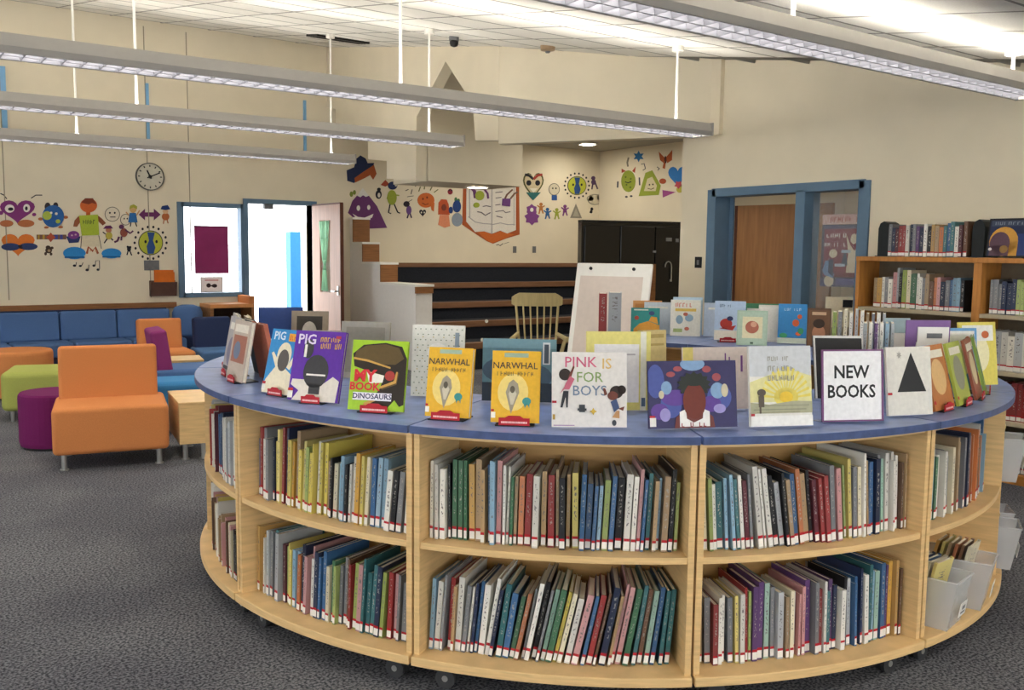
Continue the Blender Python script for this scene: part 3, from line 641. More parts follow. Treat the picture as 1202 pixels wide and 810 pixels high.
for px, lb in ((1034.5, 'black tall bookend left of the books on the oak bookcase'), (1146, 'black rounded bookend right of the books on the oak bookcase')):
    y = yA(px, 290); t = thing('bookend', lb, 'bookend', (SX+.06, y, 1.593))
    o = MB().prism([(0, -.045, 0), (0, .045, 0), (0, .045, .22), (0, .03, .26), (0, 0, .275), (0, -.03, .26), (0, -.045, .22)], [(.16, -.045, 0), (.16, .045, 0), (.16, .045, .22), (.16, .03, .26), (.16, 0, .275), (.16, -.03, .26), (.16, -.045, .22)]).build('upright', mat('dark_green_black', '#14191a', .45, var=.2), t)
    MB().box(-.02, .18, -.055, .055, 0, .006).build('base_plate', M_black, t)

# ================================================================== DISPLAY BOOKS (covers facing out)
def display(name, label, loc, az, w, h, th, tilt, base, shapes, group='display books on the ring tops', pages=True, cat='book', spine_tag=False):
    """az: direction the cover faces (degrees); tilt: lean back (degrees); loc: bottom edge of the cover"""
    t = link(name, None); t.empty_display_size = .1; tag(t, label, cat, group)
    t.matrix_world = Matrix.Translation(Vector(loc)+Vector((0, 0, .006 if group.startswith('display books on the ring') or group.startswith('pair') else .002))) @ Matrix.Rotation(R(az), 4, 'Z') @ Matrix.Rotation(-R(tilt), 4, 'Y')
    cm = flat(base, .4)
    lift = th*math.sin(R(tilt)); 
    b = MB().box(-.003, 0, -w/2, w/2, lift, h+lift).box(-th, -th+.003, -w/2, w/2, lift, h+lift).box(-th+.003, -.003, -w/2, -w/2+.004, lift, h+lift)
    b.build('cover', cm, t)
    MB().box(-th+.003, -.003, -w/2+.004, w/2-.004, lift+.004, h+lift-.004).build('pages', M_page, t)
    if shapes:
        pp = picture(t, shapes, w, h); pp.location = (0, 0, lift)
    return t
def holder(label, loc, az, w=.085):
    t = thing('book_stand', label, 'book stand', Vector(loc)+Vector((0, 0, .0005)), R(az), 'red fronted book stands')
    MB().box(-.10, .014, -w*.62, w*.62, 0, .004).build('base', M_black, t)
    MB().box(.010, .014, -w/2, w/2, .004, .03).prism([(.010, -w*.3, .03), (.010, w*.3, .03), (.010, w*.18, .038), (.010, -w*.18, .038)], [(.014, -w*.3, .03), (.014, w*.3, .03), (.014, w*.18, .038), (.014, -w*.18, .038)]).build('red_tab', M_red, t)
    MB().box(.0141, .0146, -w*.42, w*.42, .011, .018).build('tab_print', mat('tab_lettering', '#f0b9b4', .5, var=.3, scale=300, stretch=(1, 1, .1)), t)
    return t
def facing(th, r, z=ZTOP): return RP(th, r, z)
def fan(cx, cy, r, n, w, a0=0, a1=math.pi): return [[(cx, cy), (cx+r*math.cos(a0+(a1-a0)*(k+.5)/n-w), cy+r*math.sin(a0+(a1-a0)*(k+.5)/n-w)), (cx+r*math.cos(a0+(a1-a0)*(k+.5)/n+w), cy+r*math.sin(a0+(a1-a0)*(k+.5)/n+w))] for k in range(n)]

stag = [('#e8e4da', rect(0, .03, .1, .13)), ('#b3202c', rect(0, .13, .1, .17))]
# -- front row, left to right
for k, (th, lb, base, sh) in enumerate((
        (158.5, 'leftmost display book, turned edge-on with a pale grey cover', '#b9b2ab', [('#8b8f98', ell(.5, .5, .35, .3)), ('#d7cfc4', rect(.1, .8, .9, .93)), ('#8a3540', rect(.1, .1, .4, .2))]),
        (166, 'second display book from the left end, grey and lilac cover edge-on', '#a9a5a8', [('#77728c', ell(.5, .4, .3, .25)), ('#e1dcd2', rect(.15, .78, .85, .9)), ('#40454e', rect(.1, .08, .9, .14))]),
        (173, 'third display book from the left end, brownish pink cover', '#c4b4a6', [('#a56a58', rect(.1, .3, .9, .75)), ('#6d7a94', ell(.4, .5, .2, .15)), ('#e8e0d2', rect(.1, .8, .9, .93))]))):
    p = facing(th, 1.96); display('display_book', lb, p, th+7, .215, .28, .02, 11, base, sh); holder('red-fronted stand under the %s display book from the left end' % ORD[k], p, th+7)
    display('display_book', 'inward-facing book leaning behind the %s display book from left' % ORD[k], facing(th, 1.785), th+187, .2, .27, .02, 11, ['#d8c9a6', '#35474d', '#b86b55'][k], [('#e8e0d0', rect(.1, .1, .9, .2))])
blue_cv = [('#2e86c4', rect(0, 0, 1, 1)), ('#e6dcc0', [[(0, 0), (.9, 0), (.85, .3), (.55, .42), (.3, .42), (.05, .2)], [(.3, .4), (.1, .62), (.16, .64), (.42, .46)], [(.62, .42), (.86, .66), (.9, .62), (.74, .38)], ell(.5, .6, .22, .2)]), ('#57504c', ell(.5, .52, .17, .17)),
    ('#cfe0ec', words('PIG', .27, .89, .05, .2, .28)), ('#e2a52c', [rect(.56, .82, .94, .94)]), ('#c9582d', scrib(.75, .88, .34, .08, 5, 2))] + stag
p = onz(325, 465, ZTOP); display('display_book', 'blue display book titled PIG with a cream figure', p, 199, .2, .275, .014, 15, '#2e86c4', blue_cv); holder('red-fronted stand under the blue PIG book', p, 199)
pur_cv = [('#5b2d98', rect(0, 0, 1, 1)), ('#d8d0c4', [[(.08, .0), (.95, 0), (.98, .3), (.85, .36), (.62, .22), (.4, .22), (.3, .3), (.05, .3), (.03, .22), (.2, .14)]]), ('#3b3a3c', [ell(.5, .42, .25, .24), ell(.3, .74, .1, .14), rect(.4, .1, .62, .25)]), ('#e4e0d8', [rect(.22, .62, .27, .8), rect(.32, .36, .7, .385)]),
    ('#d9cfe6', words('PIG', .25, .87, .055, .22, .28)), ('#d8a93a', scrib(.72, .88, .42, .07, 6, 3)+scrib(.74, .79, .42, .08, 6, 4)), ('#b83e4b', [rect(.82, .9, .92, .94)])] + stag
p = onz(366, 474, ZTOP); display('display_book', 'purple display book titled PIG with a dark round shape', p, 213, .235, .285, .016, 15, '#5b2d98', pur_cv); holder('red-fronted stand under the purple PIG book', p, 213)
dino = [('#9cc22e', rect(0, 0, 1, 1)), ('#2a2117', [[(.06, .62), (.02, .8), (.2, .93), (.6, .97), (.9, .92), (1, .75), (1, .1), (.8, .02), (.3, .05), (.55, .3), (.62, .5), (.35, .55)]]), ('#5c4a28', [[(.05, .74), (.08, .84), (.25, .92), (.6, .95), (.85, .9), (.95, .75), (.8, .66), (.5, .66)], [(.6, .3), (.85, .38), (.88, .55), (.82, .55), (.78, .42), (.55, .33)]]),
    ('#c79a4e', [[(.04, .72), (.3, .69), (.72, .6), (.72, .625), (.3, .72), (.04, .75)], [(.55, .31), (.84, .4), (.86, .56), (.83, .56), (.8, .43), (.54, .34)], [(.3, .06), (.5, .14), (.48, .17), (.28, .1)]]), ('#a63a34', ell(.72, .5, .09, .07)), ('#e8e4d8', [[(.3, .55), (.62, .5), (.6, .4), (.36, .38)]]),
    ('#e9e6ef', rect(.08, .14, .78, .25)), ('#d03038', words('MY', .27, .48, .06, .21, .26, .04) + words('BOOK', .28, .33, .04, .21, .26, .03)), ('#2b2c56', words('DINOSAURS', .43, .195, .027, .21, .26, .02)), ('#9cc22e', [[(.7, .02), (.98, .02), (.84, .16)]])]
p = onz(440, 485, ZTOP); display('display_book', 'lime green display book with a dark dinosaur head and red lettering', p, 220, .225, .268, .016, 13, '#9cc22e', dino); holder('red-fronted stand under the dinosaur book', p, 220, .11)
nar = [('#e2b02c', rect(0, 0, 1, 1)), ('#ead07a', ell(.45, .42, .32, .26)), ('#9bb09a', rect(.25, .91, .75, .97)), ('#4c4436', words('NARWHAL', .48, .79, .032, .17, .25, .01)), ('#7b6a3a', scrib(.28, .68, .36, .06, 5, 5)+scrib(.7, .68, .34, .06, 5, 6)),
    ('#9d937f', [[(.38, .22), (.3, .42), (.36, .55), (.45, .6), (.55, .54), (.58, .42), (.48, .24), (.42, .12)]]), ('#c8bfa8', [[(.41, .25), (.36, .4), (.45, .5), (.53, .4), (.46, .25)]]), ('#5d5648', [ell(.44, .46, .05, .05)]), ('#3f8f8c', [ell(.74, .3, .09, .055), [(.68, .27), (.71, .2), (.74, .27)], [(.76, .27), (.8, .2), (.8, .27)]]), ('#f0ece0', rect(.01, .06, .1, .14)), ('#b3202c', rect(.01, .15, .07, .18))]
p = facing(214.2, 1.955); display('display_book', 'yellow narwhal display book, left one of the matching pair', p, 214.2+4, .17, .255, .03, 11, '#e2b02c', nar, 'pair of yellow narwhal books'); holder('red-fronted stand under the left yellow narwhal book', p, 218, .11)
p = facing(221.9, 1.975); display('display_book', 'yellow narwhal display book, right one of the matching pair', p, 221.9+6, .172, .255, .03, 11, '#e2b02c', nar, 'pair of yellow narwhal books'); holder('red-fronted stand under the right yellow narwhal book', p, 228, .11)
w, h = .262, .262
pink = [('#ded9d4', rect(0, 0, 1, 1)), ('#cc5f7d', words('PINK', .38, .86, .052, w, h, .005)), ('#d9b36a', words('IS', .73, .84, .052, w, h, .005)), ('#7f9a5c', words('FOR', .5, .66, .05, w, h, .005)), ('#6d7f96', words('BOYS', .5, .48, .05, w, h, .005)),
    ('#2a1c18', [ell(.17, .7, .08, .08), ell(.86, .47, .09, .085), ell(.93, .5, .06, .06)]), ('#6b3527', [ell(.81, .42, .07, .06), [(.7, .42), (.68, .52), (.71, .52), (.74, .44)], [(.88, .25), (.95, .22), (.97, .28)], [(.2, .62), (.24, .62), (.3, .8), (.28, .82)]]), ('#c4657a', [[(.15, .5), (.23, .5), (.3, .64), (.24, .68), (.18, .58)], [(.1, .44), (.16, .5), (.2, .52), (.18, .56)]]),
    ('#27282f', [[(.15, .48), (.22, .48), (.21, .26), (.19, .26), (.18, .4), (.14, .26), (.11, .26)]]), ('#3d4f77', [[(.78, .34), (.86, .38), (.9, .26), (.83, .2)]]), ('#b98a5a', [[(.8, .13), (.86, .22), (.9, .22), (.9, .12)]]), ('#3c3f46', [rect(.36, .2, .44, .3), rect(.34, .22, .46, .25), ell(.83, .06, .03, .04)]), ('#c2a23a', [star(.55, .21, .05, .025, 4)]), ('#b3202c', rect(0, .32, .06, .35)), ('#8b5a9a', rect(.02, .02, .3, .03)), ('#b08c3a', rect(.01, .1, .04, .17))]
p = facing(229.6, 1.985); display('display_book', 'square white display book titled Pink Is For Boys', p, 236, w, h, .012, 9, '#ded9d4', pink)
w, h = .325, .235
face = [('#2c2858', rect(0, 0, 1, 1)), ('#46549a', [ell(.08, .7, .1, .25), ell(.8, .45, .14, .2), ell(.25, .35, .12, .2)]), ('#5a3a8e', [ell(.3, .45, .16, .12), ell(.7, .35, .12, .12), ell(.12, .25, .1, .12)]), ('#7f9fc4', [ell(.5, .95, .14, .1), ell(.78, .55, .08, .12), ell(.2, .6, .06, .1)]), ('#9a90c8', [ell(.18, .2, .06, .1), ell(.8, .28, .07, .07)]),
    ('#9c4a52', [ell(.25, .8, .05, .04, a0=.5), ell(.33, .88, .05, .04), ell(.66, .87, .05, .05), ell(.77, .75, .05, .06)]), ('#c9bfa2', [ell(.86, .55, .04, .1), ell(.14, .5, .03, .06)]), ('#6d3330', [[(.28, 0), (.3, .16), (.4, .27), (.62, .27), (.72, .16), (.74, 0)]]), ('#efece8', [[(.34, .02), (.34, .24), (.41, .28), (.42, .14), (.5, .08), (.6, .14), (.61, .28), (.68, .24), (.68, .02)]]),
    ('#20261f', [star(.51, .64, .2, .16, 14)]), ('#6d2a1c', ell(.51, .4, .13, .27)), ('#20261f', ell(.51, .71, .13, .09)), ('#8c2b32', scrib(.5, .05, .3, .07, 6, 7)), ('#e8e6e0', rect(0, .03, .07, .16)), ('#b3202c', rect(0, .16, .06, .19))]
p = facing(240.2, 1.98); display('display_book', 'wide dark purple display book with a brown face on the cover', p, 245, w, h, .014, 9, '#2c2858', face)
w, h = .238, .285
sun = [('#e6e3dc', rect(0, 0, 1, 1)), ('#c9ccd0', rect(0, .62, 1, 1)), ('#ddd79a', [[(0, .3), (0, .55), (.25, .62), (.6, .72), (1, .62), (1, .3)]]), ('#e0cf62', fan(.58, .34, .4, 14, .05) + [ell(.58, .36, .2, .12)]), ('#e0bc34', ell(.58, .36, .11, .07)), ('#a9a78a', [[(0, .16), (1, .16), (1, .3), (.7, .31), (.3, .27), (0, .3)]]), ('#8f8f78', [rect(.05, .2, .9, .215), rect(.2, .25, .95, .262), rect(.1, .17, .8, .18)]),
    ('#5b5044', [ell(.18, .42, .07, .045), rect(.13, .24, .22, .38), rect(.14, .16, .17, .26)]), ('#9a9a92', scrib(.52, .84, .48, .06, 8, 8) + scrib(.5, .72, .44, .07, 6, 9) + scrib(.5, .6, .44, .07, 7, 10)), ('#f1efeb', rect(0, 0, 1, .13)), ('#b3202c', rect(0, .13, .06, .16))]
p = facing(249.7, 1.985); display('display_book', 'white display book with yellow sun rays over a field', p, 246, w, h, .014, 8, '#e6e3dc', sun)
w, h = .245, .265
t = link('shelf_sign', None); tag(t, 'white NEW BOOKS sign in a purple frame on the ring top', 'sign')
p = facing(258.9, 1.975); t.matrix_world = Matrix.Translation(p+Vector((0, 0, .006))) @ Matrix.Rotation(R(244), 4, 'Z') @ Matrix.Rotation(-R(6), 4, 'Y')
M_pf = mat('purple_frame', '#71406e', .4, var=.05)
MB().box(-.004, -.001, -w/2, w/2, 0, h).build('backing', M_pf, t); MB().box(-.004, .003, -w/2, -w/2+.007, 0, h).box(-.004, .003, w/2-.007, w/2, 0, h).box(-.004, .003, -w/2, w/2, 0, .006).box(-.004, .003, -w/2, w/2, h-.006, h).build('frame', M_pf, t)
picture(t, [('#f0eff0', rect(.03, .023, .97, .977)), ('#17171a', words('NEW', .48, .68, .066, w, h, .022, .92) + words('BOOKS', .48, .41, .066, w, h, .022, .88))], w, h, name='sign_print')
MB().box(-.07, -.004, -w/2, w/2, 0, .003).build('foot', M_clear, t)
w, h = .2, .262
tri = [('#dedbd2', rect(0, 0, 1, 1)), ('#1b1a1c', [[(.22, .34), (.87, .34), (.55, .92)]]), ('#b3202c', rect(.0, .3, .1, .335)), ('#a8a59c', [star(.28, .88, .06, .03, 7)])]
p = facing(267.8, 1.985); display('display_book', 'white display book with a plain black triangle on its cover', p, 250, w, h, .012, 8, '#dedbd2', tri)
rt = [(275, 'orange brown', '#b4703e', '#d9b27c'), (281, 'lime and grey', '#a5b24c', '#8a8c7a'), (287.5, 'red brown', '#8a4a36', '#d0c09a'), (293.5, 'green', '#7d9c46', '#5e7f6a')]
for k, (th, cn, c1, c2) in enumerate(rt):
    p = facing(th, 1.99); display('display_book', '%s display book seen edge-on, %s of the row right of the triangle book' % (cn, ORD[k]), p, th+4, .2, .26, .012, 15, c1, [(c2, ell(.5, .5, .34, .28)), ('#e6e0d0', rect(.1, .8, .9, .92)), ('#b3202c', rect(0, .1, .1, .15))]); holder('red-fronted stand, %s right of the triangle book' % ORD[k], p, th+4)
    display('display_book', 'book standing behind the %s edge-on book on the right' % ORD[k], (facing(th, 1.80), onz(1130, 458, ZTOP), onz(1150, 454, ZTOP), facing(th+3, 1.7))[k], (th+184, 244, 250, th+184)[k], (.2, .16, .21, .2)[k], (.25, .28, .30, .24)[k], .012, (15, 8, 8, 15)[k], ['#cfd6e2', '#6fa6d4', '#e5d668', '#e7d96a'][k], [('#f3ecc0', ell(.5, .5, .3, .3)), ('#f2f0e8', rect(.08, .7, .92, .95)), ('#c96a3f', ell(.7, .8, .1, .06))])
# -- inner row on the front units
dots = [('#d9d8cf', rect(0, 0, 1, 1)), ('#7d8a78', [rot(ell(.06+.1*(i+.5*(j % 2)), .04+.075*j, .016, .009, 6), 0.06+.1*i, .04+.075*j, .0) for i in range(10) for j in range(13) if .06+.1*(i+.5*(j % 2)) < .97]), ('#b9a25a', [ell(.11+.2*(i+.5*(j % 2)), .08+.15*j, .012, .01, 6) for i in range(5) for j in range(6) if .11+.2*(i+.5*(j % 2)) < .97]), ('#e6e4de', ell(.5, .62, .2, .13)), ('#8a97a2', rect(.83, .7, .91, .9))]
p = onz(512, 468, ZTOP); display('display_book', 'large white speckled book standing behind the left narwhal book', p, 222, .225, .30, .016, 6, '#d9d8cf', dots)
p = facing(218.5, 1.50); display('display_book', 'large blue grey book standing behind the right narwhal book', p, 228, .3, .255, .022, 5, '#5b7f8c', [('#6f93a0', rect(0, .85, 1, 1)), ('#43586a', [ell(.3, .5, .3, .2), ell(.7, .4, .25, .2)]), ('#2f3a48', rect(0, 0, 1, .3)), ('#c8cdd2', rect(.82, .6, .92, .95)), ('#4a5560', rect(.84, .62, .9, .92))])
p = facing(233.5, 1.62); display('display_book', 'tall pale yellow book behind the pink lettering book', p, 238, .25, .305, .02, 4, '#dccf62', [('#dfd47c', rect(0, 0, 1, 1)), ('#e9e6e4', rect(.12, .1, .82, .84)), ('#b8b2b4', rect(.2, .7, .76, .72)), ('#b24a3c', ell(.48, .62, .05, .05)), ('#e4e2d0', rect(.84, 0, .93, 1)), ('#54687c', rect(.86, .05, .92, .16))])
p = facing(239.2, 1.55); display('display_book', 'thick tan book turned sideways beside the pale yellow book', p, 262, .11, .305, .04, 3, '#c9b374', [('#d0bb80', rect(0, 0, 1, 1)), ('#b29a5c', [rect(.1, .2, .9, .22), rect(.1, .3, .9, .32), rect(.1, .8, .9, .83), rect(.1, .9, .9, .95)])])
p = facing(247.5, 1.62); display('display_book', 'pale pink and cream book behind the purple face book', p, 246, .28, .245, .014, 6, '#dfcfc4', [('#dfcfc4', rect(0, 0, 1, 1)), ('#e0cf78', rect(0, 0, .15, 1)), ('#7a4a86', [rect(.62, .66, .64, .9), rect(.68, .66, .7, .84), rect(.62, .66, .78, .68), rect(.86, .6, .89, .86)])])
p = onz(986, 470, ZTOP); display('display_book', 'black board with a white edge leaning behind the new books sign', p, 236, .21, .27, .01, 14, '#1d1d20', [('#d8d6d2', [rect(0, 0, .04, 1), rect(0, .96, 1, 1)])])
# purple acrylic leaflet stand with white cards, blue-grey magazine box
p = onz(1086, 462, ZTOP)
t = thing('leaflet_stand', 'purple leaflet stand holding white cards behind the triangle book', 'leaflet stand', p, R(236))
MB().box(-.012, -.006, -.10, .10, 0, .33).build('purple_back', mat('purple_card', '#7c5a93', .4, var=.05), t); MB().box(-.06, 0, -.10, .10, 0, .006).build('base', M_clear, t)
MB().box(-.002, .004, -.05, .09, .01, .30).build('white_card', M_white, t); c = MB().box(.006, .012, -.07, .09, .008, .23, 0, Matrix.Rotation(R(-3), 4, 'X')).build('white_card', M_white, t)
MB().box(.0045, .005, -.01, .06, .25, .272).build('card_print', M_grey, t)
p = onz(1050, 452, ZTOP); t = thing('leaflet_stand', 'pale card holder left of the purple leaflet stand', 'leaflet stand', p, R(232))
MB().box(-.012, -.006, -.06, .06, 0, .32).build('back', mat('pale_teal_card', '#a9bfc4', .4, var=.05), t); MB().box(-.002, .006, -.055, .055, .004, .25).build('white_card', M_white, t); MB().box(-.06, 0, -.06, .06, 0, .005).build('base', M_clear, t)
p = facing(262.3, 1.52)
for k, (cn, dx) in enumerate((('lightgrey', 0), ('white', .022), ('purple', .044), ('white', .066), ('skyblue', .088), ('lightgrey', .11))):
    pf = onz(1012+dx*290, 462, ZTOP); book(cn, pf, R(214), R(0), .18, .014, .315, '%s folder, %s from left in the upright group behind the new books sign' % (CN.get(cn, cn), ORD[k]), 'tall folders on the ring top', False, 'folder')
p = onz(1020, 474, ZTOP); display('display_book', 'small sky blue book in front of the tall folders', p, 232, .12, .2, .01, 8, '#5b93b4', [('#6fa6c4', ell(.5, .5, .45, .35))])
# -- left back group
for k, (px, py, z_, w, h, az, c1, sh, lb) in enumerate((
        (330, 424, 1, .24, .29, 246, '#24407e', [('#d8d6d0', rect(.25, .1, .8, .4))], 'navy blue book standing behind the blue PIG book'),
        (362, 428, 1, .2, .28, 230, '#9c8e7c', [('#45413c', rect(.15, .3, .85, .9)), ('#c9c3b6', ell(.5, .6, .2, .2))], 'grey book with a dark photo behind the purple PIG book'),
        (385, 436, 1, .19, .2, 225, '#c9c2ba', [('#9a5f46', ell(.4, .7, .25, .2))], 'small pale book between the two PIG books and the dinosaur book'),
        (427, 446, 1, .24, .27, 225, '#9f9a90', [('#8b867c', rect(.1, .1, .9, .9))], 'grey backed book standing behind the dinosaur book'))):
    p = onz(px, py, ZTOP); display('display_book', lb, p, az, w, h, .014, 8, c1, sh)

# -- back units of the ring
def back(lb, px, py, w, h, base, sh, az=None, tilt=10, th=.012):
    p = onz(px, py, ZTOP); v = (Vector((0, 0, 0))-p); a_ = math.degrees(math.atan2(v.y, v.x)) if az is None else az
    dv = Vector((p.x-RC.x, p.y-RC.y, 0)); rr = min(max(dv.length, RI+.04), RO-.1); p = Vector((RC.x, RC.y, p.z))+dv.normalized()*rr
    return display('display_book', lb, p, a_, w, h, th, tilt, base, sh, 'display books on the back of the ring')
back('orange and teal beach picture book on the back ring top', 757, 393, .215, .20, '#2f8a86', [('#2f8a86', rect(0, 0, 1, 1)), ('#dd9c3c', [[(.1, 0), (1, 0), (1, .35), (.6, .5), (.3, .4), (.1, .2)], [(.62, .5), (.95, .4), (.9, .65), (.7, .68)]]), ('#a8422e', [ell(.2, .62, .08, .08)]), ('#404a7a', ell(.72, .8, .1, .08)), ('#d8e0d0', rect(.1, .9, .6, .95))])
back('orange brown book behind the beach picture book', 766, 388, .22, .25, '#c98f55', [('#b87a40', rect(.08, .1, .92, .9))])
back('white colourful cover book in the middle of the back ring top', 804, 395, .22, .27, '#dcd9cc', [('#c86a5c', scrib(.5, .86, .7, .12, 6, 11)), ('#d8b85a', rect(.15, .68, .85, .76)), ('#8ba6b8', [ell(.3, .45, .12, .12), ell(.62, .5, .14, .1)]), ('#b8644e', [ell(.5, .6, .08, .05), ell(.55, .2, .08, .05)]), ('#a9b878', rect(.1, .1, .4, .2))])
back('pale blue book behind the white colourful cover book', 819, 390, .22, .285, '#a9c2d4', [('#bcd0dc', rect(.06, .06, .94, .94)), ('#d9c46a', rect(.3, .45, .9, .58)), ('#7f9fba', rect(.1, .8, .9, .9))])
back('pale blue cover with a red fish on the back ring top', 856, 400, .215, .28, '#a9c0dc', [('#b3c8e2', rect(0, .25, 1, 1)), ('#e6dfd2', rect(0, 0, 1, .25)), ('#b83a32', [ell(.38, .42, .2, .13), [(.15, .3), (.6, .25), (.7, .38)]]), ('#2e3a66', [ell(.5, .55, .1, .06)]), ('#54648e', scrib(.35, .88, .4, .08, 6, 12))])
holder('red-fronted stand on the back ring top under the red fish book', onz(854, 402, ZTOP), 225, .11)
back('mint green book with a cream oval picture on the back ring', 882, 406, .2, .235, '#a9c2ae', [('#b4cab6', rect(.04, .04, .96, .96)), ('#e2dbb8', rect(.18, .2, .84, .82)), ('#b8705c', [ell(.5, .52, .22, .18)]), ('#d8a58a', ell(.55, .6, .1, .08)), ('#3f5a44', rect(.45, .04, .55, .09))])
back('white backed book between the mint and the blue books', 903, 402, .16, .26, '#d9d6cb', [('#e2dfd6', rect(.05, .05, .95, .95))])
back('bright blue ocean book with orange fish on the back ring', 929, 404, .19, .275, '#2f7fc0', [('#3a8ccc', rect(0, 0, 1, 1)), ('#d9e4d0', rect(0, 0, 1, .14)), ('#d8663c', [ell(.62, .52, .12, .09, a0=.3), ell(.75, .68, .08, .06), ell(.72, .25, .1, .05)]), ('#3f9a6a', [ell(.8, .32, .1, .08), ell(.2, .2, .14, .06)]), ('#bcd8ec', scrib(.5, .86, .6, .07, 7, 13))])
back('dark brown book with a bear shape on the back ring', 960, 408, .15, .26, '#5a4030', [('#6b4c36', rect(.05, .05, .95, .95)), ('#a8765a', ell(.5, .35, .28, .22)), ('#3a2a20', [ell(.5, .6, .25, .12)]), ('#c9a88a', rect(.2, .82, .8, .9))])
for k, (px, py, w, h, c, lb) in enumerate(((795, 386, .3, .24, '#c9d2da', 'pale grey blue book lying upright at the rear of the back ring'), (882, 390, .3, .25, '#b7c4d6', 'wide pale lilac book at the rear of the back ring'), (905, 392, .24, .245, '#d6b24a', 'golden yellow book at the rear of the back ring'), (945, 393, .3, .26, '#3f7d58', 'green book at the rear of the back ring'), (922, 394, .14, .24, '#5f93bc', 'small sky blue book at the rear of the back ring'))):
    back(lb, px, py, w, h, c, [('#e4e2da', rect(.1, .8, .6, .86))], tilt=6)
p = onz(985, 384, ZTOP); t = thing('card_box', 'white card box with a dark label below the framed poster', 'box', p, R(215)); MB().box(-.1, 0, -.12, .12, 0, .255).build('box_body', flat('#ebe3c8'), t); MB().box(0, .002, .02, .1, .17, .235).build('box_label', M_black, t)
for k, cn in enumerate(seq('lime grey cream white lightgrey white tan grey white lightgrey')):
    px = 978+k*6.4; p = onz(px, 415+k*.6, ZTOP); v = p; book(cn, p, math.atan2(-p.y, -p.x), 0, .2, random.uniform(.016, .024), random.uniform(.26, .285), '%s upright book, %s from left beside the bear book' % (CN.get(cn, cn), ORD[k]), 'upright books on the back ring top', False)
p = onz(707, 393, ZTOP); book('red', p, math.atan2(-p.y, -p.x), 0, .2, .06, .31, 'thick red volume standing on the back ring in front of the flip chart', 'thick volumes by the flip chart', False, 'thick_book')
p = onz(721, 394, ZTOP); book('lightgrey', p, math.atan2(-p.y, -p.x), 0, .2, .095, .32, 'thick grey volume right of the red one on the back ring', 'thick volumes by the flip chart', False, 'thick_book')
# books on the inward shelves of the back unit
for sh_z, wh in ((ZMID, 'upper'), ):
    th = 4.0; k = 0
    for cn in seq('brown tan white orange grey brown cream lightgrey tan white cream tan'):
        tk = random.uniform(.015, .03); k += 1
        book(cn, RP(th, RI+.10, sh_z+.0015), R(th+180), 0, .2, tk, random.uniform(.24, .3), '%s book, %s from right on the inward shelf of the back unit' % (CN.get(cn, cn), ORD[k-1]), 'books on the inward shelves', False)
        th += math.degrees(tk*1.05/(RI+.1))

# ================================================================== CLEAR BINS
def clear_bin(label, th, z, seed, r=1.93, w=.19, d=.26, h=.20, zrot=0):
    rnd = random.Random(seed); p = RP(th, r, z+.002); t = thing('clear_bin', label, 'bin', p, R(th+zrot), 'clear plastic book bins')
    o = [(-d/2, -w*.42), (d/2, -w*.42), (d/2, w*.42), (-d/2, w*.42)]; tp = [(-d/2-.01, -w/2), (d/2+.035, -w/2), (d/2+.035, w/2), (-d/2-.01, w/2)]
    b = MB(); b.face([(x, y, 0) for x, y in o]); 
    for k in range(4): a_, c_ = o[k], o[(k+1) % 4]; e_, g_ = tp[(k+1) % 4], tp[k]; b.face([(a_[0], a_[1], 0), (c_[0], c_[1], 0), (e_[0], e_[1], h), (g_[0], g_[1], h)])
    sh = b.build('tub', M_clear, t); m = sh.modifiers.new('thick', 'SOLIDIFY'); m.thickness = .003
    rim = MB()
    for k in range(4):
        a_, c_ = Vector((*tp[k], h)), Vector((*tp[(k+1) % 4], h)); rim.cyl(a_, c_, .005, n=6)
    rim.build('rim', M_clear, t)
    cd = MB().box(0, .002, -.04, .04, .05, .11); co = cd.build('label_card', M_white, t); co.location = (d/2+.018, 0, 0); co.rotation_euler = (0, R(9), 0)
    MB().box(.002, .0025, -.025, .025, .062, .07).box(.002, .0025, -.015, .02, .078, .094).build('card_print', M_grey, co)
    return t
def bin_books(where, th, z, n, cols, r=1.93, d=.21):
    for k in range(n):
        cn = cols[k % len(cols)]; rr = r - d/2 + .035 + (d-.06)*k/n
        o = book(cn, RP(th, rr, z+.012), R(th), 0, .012, .13, .21, '%s book, %s from the back in the clear bin %s' % (CN.get(cn, cn), ORD[k], where), 'books standing in clear bins', False, 'bin_book')
        o.matrix_world = Matrix.Translation(RP(th, rr, z+.012)) @ Matrix.Rotation(R(th), 4, 'Z') @ Matrix.Rotation(R(12), 4, 'Y') @ Matrix.Diagonal((.012, .14, .255, 1))
clear_bin('clear plastic bin with a white label, front one on the lower shelf', 273.6, ZBASE, 1, 1.955, zrot=8); bin_books('at the front', 273.6, ZBASE, 6, seq('brown white navy blue cream yellow'), 1.94)
clear_bin('clear plastic bin of orange and tan books, second on the lower shelf', 282.5, ZBASE, 2, 1.955, zrot=8); bin_books('behind the front one', 282.5, ZBASE, 6, seq('gold yellow tan orange brown cream'), 1.94)
clear_bin('clear plastic bin sticking out low past the right end panel', 300.5, ZBASE, 3, 2.0); bin_books('low past the end panel', 300.5, ZBASE, 4, seq('white mint cream tan'), 1.98)
clear_bin('clear plastic bin sticking out low, farther round the bend', 308, ZBASE, 4, 2.0); bin_books('low round the bend', 308, ZBASE, 4, seq('white skyblue cream pink'), 1.98)
clear_bin('clear plastic bin sticking out high past the right end panel', 300.5, ZMID, 5, 2.0); bin_books('high past the end panel', 300.5, ZMID, 4, seq('lime white pink yellow'), 1.98)
